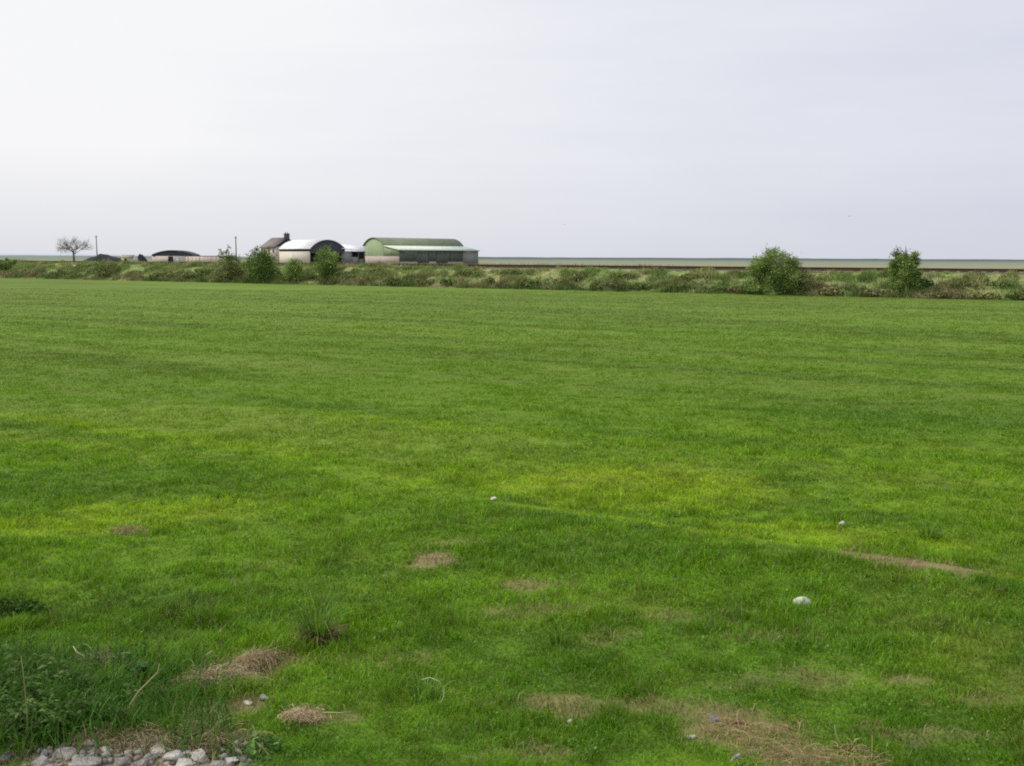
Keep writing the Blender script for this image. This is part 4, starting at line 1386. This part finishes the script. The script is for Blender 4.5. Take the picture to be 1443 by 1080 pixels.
# --- house
Hs = root_at('farmhouse', 389, 312, math.radians(180 - 50), 'farmhouse with a brown slate roof and one dark chimney', 'house')
HL, HW = 10.4, 8.0
box(Hs, 'wall', M_PINK, 0, HL, -HW, 0, 0, 5.3)
V = [(0, 0, 5.3), (0, -HW, 5.3), (0, -HW / 2, 8.0), (.2, 0, 5.3), (.2, -HW, 5.3), (.2, -HW / 2, 8.0)]
lm(Hs, V, [[(0, 1, 2), (3, 5, 4)], [(0, 2, 5, 3), (1, 4, 5, 2)]], 'gable', M_NAVY)
V = [(HL - .2, 0, 5.3), (HL - .2, -HW, 5.3), (HL - .2, -HW / 2, 8.0), (HL, 0, 5.3), (HL, -HW, 5.3), (HL, -HW / 2, 8.0)]
lm(Hs, V, [[(0, 1, 2), (3, 5, 4)], [(0, 2, 5, 3), (1, 4, 5, 2)]], 'gable', M_PINK)
rf = slab(Hs, 'roof', M_SLATE, [(-0.2, .45, 5.15), (HL + .2, .45, 5.15), (HL + .2, -HW / 2, 8.2), (-0.2, -HW / 2, 8.2)], .16)
slab(Hs, 'roof', M_SLATE, [(-0.2, -HW / 2, 8.2), (HL + .2, -HW / 2, 8.2), (HL + .2, -HW - .45, 5.15), (-0.2, -HW - .45, 5.15)], .16)
ch = box(Hs, 'chimney', M_CHIM, -0.1, 0.85, -HW / 2 - .75, -HW / 2 + .75, 7.3, 9.25)
box(Hs, 'chimney_cap', M_CHIM, -0.2, 0.95, -HW / 2 - .85, -HW / 2 + .85, 9.25, 9.4, parent=ch)
for y in (-.35, .35):
    V, F, C = tube_part([Vector((.38, -HW / 2 + y, 9.4)), Vector((.38, -HW / 2 + y, 9.8))], [.16, .13], (0, 0, 0), 8)
    link('chimney_pot', np_mesh('chimney_pot', V, F, C), M_CHIM, ch)
for x in (1.6, 4.6, 7.4):
    for z in (1.0, 3.5):
        fr_ = box(Hs, 'window', M_RIM, x - .55, x + .55, 0.003, 0.08, z, z + 1.2)
        box(Hs, 'pane', M_GLASS, x - .45, x + .45, 0.083, 0.10, z + .1, z + 1.1, parent=fr_)

# --- low white roofed link shed between barn and green shed
K = root_at('lean_to_shed', 481, 300, math.radians(8), 'low white roofed open shed between the dark arch and the green shed', 'shed')
slab(K, 'roof', M_WHITE, [(-1.2, -0.5, 4.9), (7.2, -0.5, 4.0), (7.2, 5.5, 5.3), (-1.2, 5.5, 6.2)], .15)
box(K, 'rear_wall', M_DARK, 0, 7.0, 5.0, 5.2, 0, 3.9)  # wall coloured near-black for the shade inside the open shed
box(K, 'low_wall', M_GREY, 0.0, 3.0, 0.0, 0.2, 0, 3.9)
box(K, 'low_wall', M_GREY, 3.0, 5.0, 0.0, 0.2, 0, 2.2)
for x in (3.0, 5.0, 6.7):
    box(K, 'post', M_WOODG, x, x + .2, 0.21, 0.41, 0, 4.0)
box(K, 'gate', M_WOODG, 5.2, 6.6, 0.25, 0.33, 0.2, 1.6)

# --- dark arched low roof far left with pinkish walls
A = root_at('low_shed', 214, 288, math.radians(4), 'long low shed with a dark shallow arched roof', 'shed')
aw = 56 / FPX * 288
pts = arch_pts(0, aw, 2.6, 3.9, 16)
# axis along y: build by swapping axes
n_ = len(pts); V = []; q = []
for y in (-.3, 9.0):
    V += [(x, y, z) for x, z in pts]
    V += [(x, y, z - .25) for x, z in pts]
for i in range(n_ - 1):
    q += [(i, i + 1, 2 * n_ + i + 1, 2 * n_ + i), (n_ + i + 1, n_ + i, 3 * n_ + i, 3 * n_ + i + 1), (i + 1, i, n_ + i, n_ + i + 1), (2 * n_ + i, 2 * n_ + i + 1, 3 * n_ + i + 1, 3 * n_ + i)]
lm(A, V, [q], 'roof', M_NAVY)
V = [(x, 0, z - .27) for x, z in pts] + [(x, 0, 2.2) for x, z in pts]
lm(A, V, [[(i, n_ + i, n_ + i + 1, i + 1) for i in range(n_ - 1)]], 'gable', M_NAVY)
box(A, 'front_wall', M_PINK, 0, aw, 0.003, .2, 0, 2.197)
box(A, 'door', M_DARK, aw * .40, aw * .52, -0.08, -0.02, 0, 2.1)
box(A, 'pale_door', M_RIM, aw * .58, aw * .66, -0.08, -0.02, 0, 2.1)
box(A, 'side_wall', M_PINK, aw - .2, aw, 0.05, 8.8, 0, 2.1)

Wl = root_at('yard_wall', 262, 284, math.radians(1), 'long low pinkish yard wall running from the arched shed to the farm', 'wall')
wl = 64 / FPX * 284
parts = []
nseg = 12
box(Wl, 'wall', M_PINK, 0, wl, 0, .25, 0, 2.15)
box(Wl, 'coping', M_NAVY, -.05, wl + .05, -.06, .31, 2.153, 2.32)
for i in range(nseg):
    x = (i + .5) * wl / nseg
    box(Wl, 'pier', M_CREAM if i % 3 else M_BLOCK, x - .16, x + .16, -.07, -.003, 0, 2.1)
O = root_at('stone_outbuilding', 168, 275, math.radians(-3), 'small cream stone outbuilding right of the black covered heap', 'outbuilding')
box(O, 'wall', M_CREAM, 0, 3.8, 0, 3.2, 0, 1.75)
slab(O, 'roof', mat_solid('mossy_roof', (0.28, 0.29, 0.17), .9, .3, 2), [(-.2, -.25, 1.76), (4.0, -.25, 1.76), (3.6, 1.6, 2.45), (.2, 1.6, 2.45)], .12)
box(O, 'door', M_DARK, 1.4, 2.1, -.06, -.003, 0, 1.5)

# black sheeted heap
def heap_mound(px0, px1, Yd, hgt, label):
    a, b = Q(px0, 365, Yd), Q(px1, 365, Yd)
    L_ = b.x - a.x
    V = []; nxm, nym = 40, 14
    for j in range(nym):
        for i in range(nxm):
            s = i / (nxm - 1); t = j / (nym - 1)
            h_ = hgt * (math.sin(math.pi * min(1, max(0, s)) ** 1.1) ** .7) * math.sin(math.pi * t) ** .5
            h_ *= 0.8 + .45 * float(fbm(np.array([s * 6]), np.array([t * 3]), 77, 3)[0])
            V.append((s * L_, t * 6, h_ - .05))
    F = [[(j * nxm + i, j * nxm + i + 1, (j + 1) * nxm + i + 1, (j + 1) * nxm + i) for j in range(nym - 1) for i in range(nxm - 1)]]
    o = link('covered_heap', np_mesh('covered_heap', np.array(V), [np.array(F[0])]), mat_solid('black_sheeting', (0.035, 0.04, 0.038), .95, .3, 1.2, .4), smooth=True)
    o.location = (a.x, a.y, 0)
    tag(o, label, 'heap')


heap_mound(106, 170, 268, 2.55, 'long dark covered heap at the foot of the bare tree')
heap_mound(186, 200, 280, 2.6, 'small dark heap left of the dark arched roof')


def pole(px, ytop, Yd, label, arms=False):
    a = Q(px, 365, Yd); t = Q(px, ytop, Yd)
    e = empty('utility_pole', (a.x, a.y, 0)); tag(e, label, 'pole')
    V, F, C = tube_part([Vector((0, 0, -.3)), Vector((0, 0, t.z))], [.17, .12], (0.22, 0.22, 0.22), 8)
    link('pole', np_mesh('pole', V, F, C), M_WOODG, e, smooth=True)
    box(e, 'crossarm', M_WOODG, -.3, .3, -.2, -.125, t.z - .5, t.z - .4)
    for x in (-.25, .25):
        V, F, C = tube_part([Vector((x, -.16, t.z - .4)), Vector((x, -.16, t.z - .25))], [.04, .05], (0.2, 0.2, 0.2), 6)
        link('insulator', np_mesh('insulator', V, F, C), M_GREY, e)


pole(137, 332, 270, 'slender grey pole standing right of the bare tree')
pole(333, 333, 240, 'dark thin pole rising behind the leftmost farm bush')

# reeds and pale scrub between bank and farm
def reeds():
    n = 26000
    px = RNG.uniform(-40, 980, n)
    Yd = RNG.uniform(150, 275, n)
    x = (px - 721) / FPX * Yd
    dens = fbm(x / 9, Yd / 12, 401, 3)
    k = RNG.uniform(size=n) < sstep(0.38, 0.62, dens) * np.interp(px, [0, 480, 600, 720, 980], [.5, .8, 1, .8, .25])
    x, Yd, px = x[k], Yd[k], px[k]; n = len(x)
    c = np.array([0.34, 0.29, 0.20]) * RNG.uniform(.6, 1.3, n)[:, None]
    gsel = fbm(x / 6, Yd / 9, 402, 3) > .52
    c[gsel] = np.array([0.17, 0.21, 0.09]) * RNG.uniform(.6, 1.4, gsel.sum())[:, None]
    P = np.stack([x, Yd, np.zeros(n)], 1)
    V, F, C = blades(P, RNG.uniform(.4, 1.15, n), RNG.uniform(.08, .2, n), RNG.uniform(0, 6.28, n), RNG.uniform(0, .6, n), RNG.uniform(-.5, .5, n), c, c * .8, 1)
    tag(link('reeds', np_mesh('reeds', V, F, C), M_LEAF), 'pale reeds and dead stems between the railway and the farm', 'reeds', kind='stuff')


reeds()

# fence posts at the foot of the bank, right
M_POST = mat_solid('old_post', (0.07, 0.055, 0.045), .9, .3, 5, streak=(4, 4, .4))
posts = [(1412, 421, 14, 'leftmost of the two close dark posts at the right edge'), (1426, 421, 14, 'rightmost of the two close dark posts at the right edge'),
         (1236, 419, 9, 'short dark post left of the upright small tree'), (1004, 412, 8, 'short dark post left of the large broad bush'), (689, 405, 15, 'dark brown post in the scrub below the green shed corner')]
for a, b, hh, lb in posts:
    p = G(a, b)
    h_ = hpx(p, hh)
    pts = [Vector((0, 0, -.1)), Vector((.01, 0, h_ * .5)), Vector((.03, 0, h_ * .97)), Vector((.03, 0, h_))]
    V, F, C = tube_part(pts, [.075, .07, .065, .05], (0, 0, 0), 8)
    o = link('fence_post', np_mesh('fence_post', V, F, C), M_POST); o.location = (p.x, p.y, 0)
    tag(o, lb, 'post', 'old fence posts at the foot of the bank')


# birds
def bird(px, py, Yd, label, span, flap, yaw):
    c = Q(px, py, Yd)
    secs = [(-.30, .01, 0), (-.24, .05, 0), (-.1, .085, 0), (.06, .09, 0), (.17, .06, .01), (.22, .05, .02), (.27, .042, .02), (.31, .015, .01), (.35, .004, .0)]
    V, F = tube_arrays([Vector((x, 0, z)) for x, r, z in secs], [r for x, r, z in secs], 8)
    V = list(map(tuple, V)); n0 = len(V); tri = []
    for s in (-1, 1):
        b_ = len(V)
        V += [(.10, s * .05, .03), (-.08, s * .05, .03), (.14, s * span * .25, .05 + flap * .25), (-.05, s * span * .24, .05 + flap * .25),
              (.04, s * span * .5, .05 + flap * .12), (-.06, s * span * .46, .05 + flap * .12)]
        V += [(a_, y_, z_ - .02) for a_, y_, z_ in V[b_:b_ + 6]]
        tri += [(b_, b_ + 1, b_ + 3, b_ + 2), (b_ + 2, b_ + 3, b_ + 5, b_ + 4), (b_ + 6, b_ + 8, b_ + 9, b_ + 7), (b_ + 8, b_ + 10, b_ + 11, b_ + 9), (b_, b_ + 2, b_ + 8, b_ + 6), (b_ + 2, b_ + 4, b_ + 10, b_ + 8),
                (b_ + 1, b_ + 7, b_ + 9, b_ + 3), (b_ + 3, b_ + 9, b_ + 11, b_ + 5), (b_ + 4, b_ + 5, b_ + 11, b_ + 10)]
    b_ = len(V); V += [(-.28, 0, 0), (-.42, -.09, 0), (-.42, .09, 0), (-.28, 0, .02), (-.42, -.09, .012), (-.42, .09, .012)]
    t3 = np.array([(b_, b_ + 1, b_ + 2), (b_ + 3, b_ + 5, b_ + 4)])
    o = link('bird', np_mesh('bird', np.array(V), F + [np.array(tri), t3]), mat_solid('bird_grey', (0.34, 0.34, 0.36), .8, .2, 6), smooth=True)
    o.location = c; o.rotation_euler = (0.1, 0, yaw)
    tag(o, label, 'bird', 'birds far off in the sky')


bird(1197, 305, 330, 'grey bird high in the sky toward the right', 1.2, .5, 0.5)
bird(795, 317, 360, 'grey bird in the sky just right of centre', 1.1, 1.0, 1.2)

# ------------------------------------------------------------------ render settings
SC.view_settings.view_transform = 'Standard'
SC.view_settings.look = 'None'
SC.view_settings.exposure = 0
SC.view_settings.gamma = 1
SC.cycles.filter_width = 2.0
SC.cycles.max_bounces = 6
SC.cycles.use_denoising = False
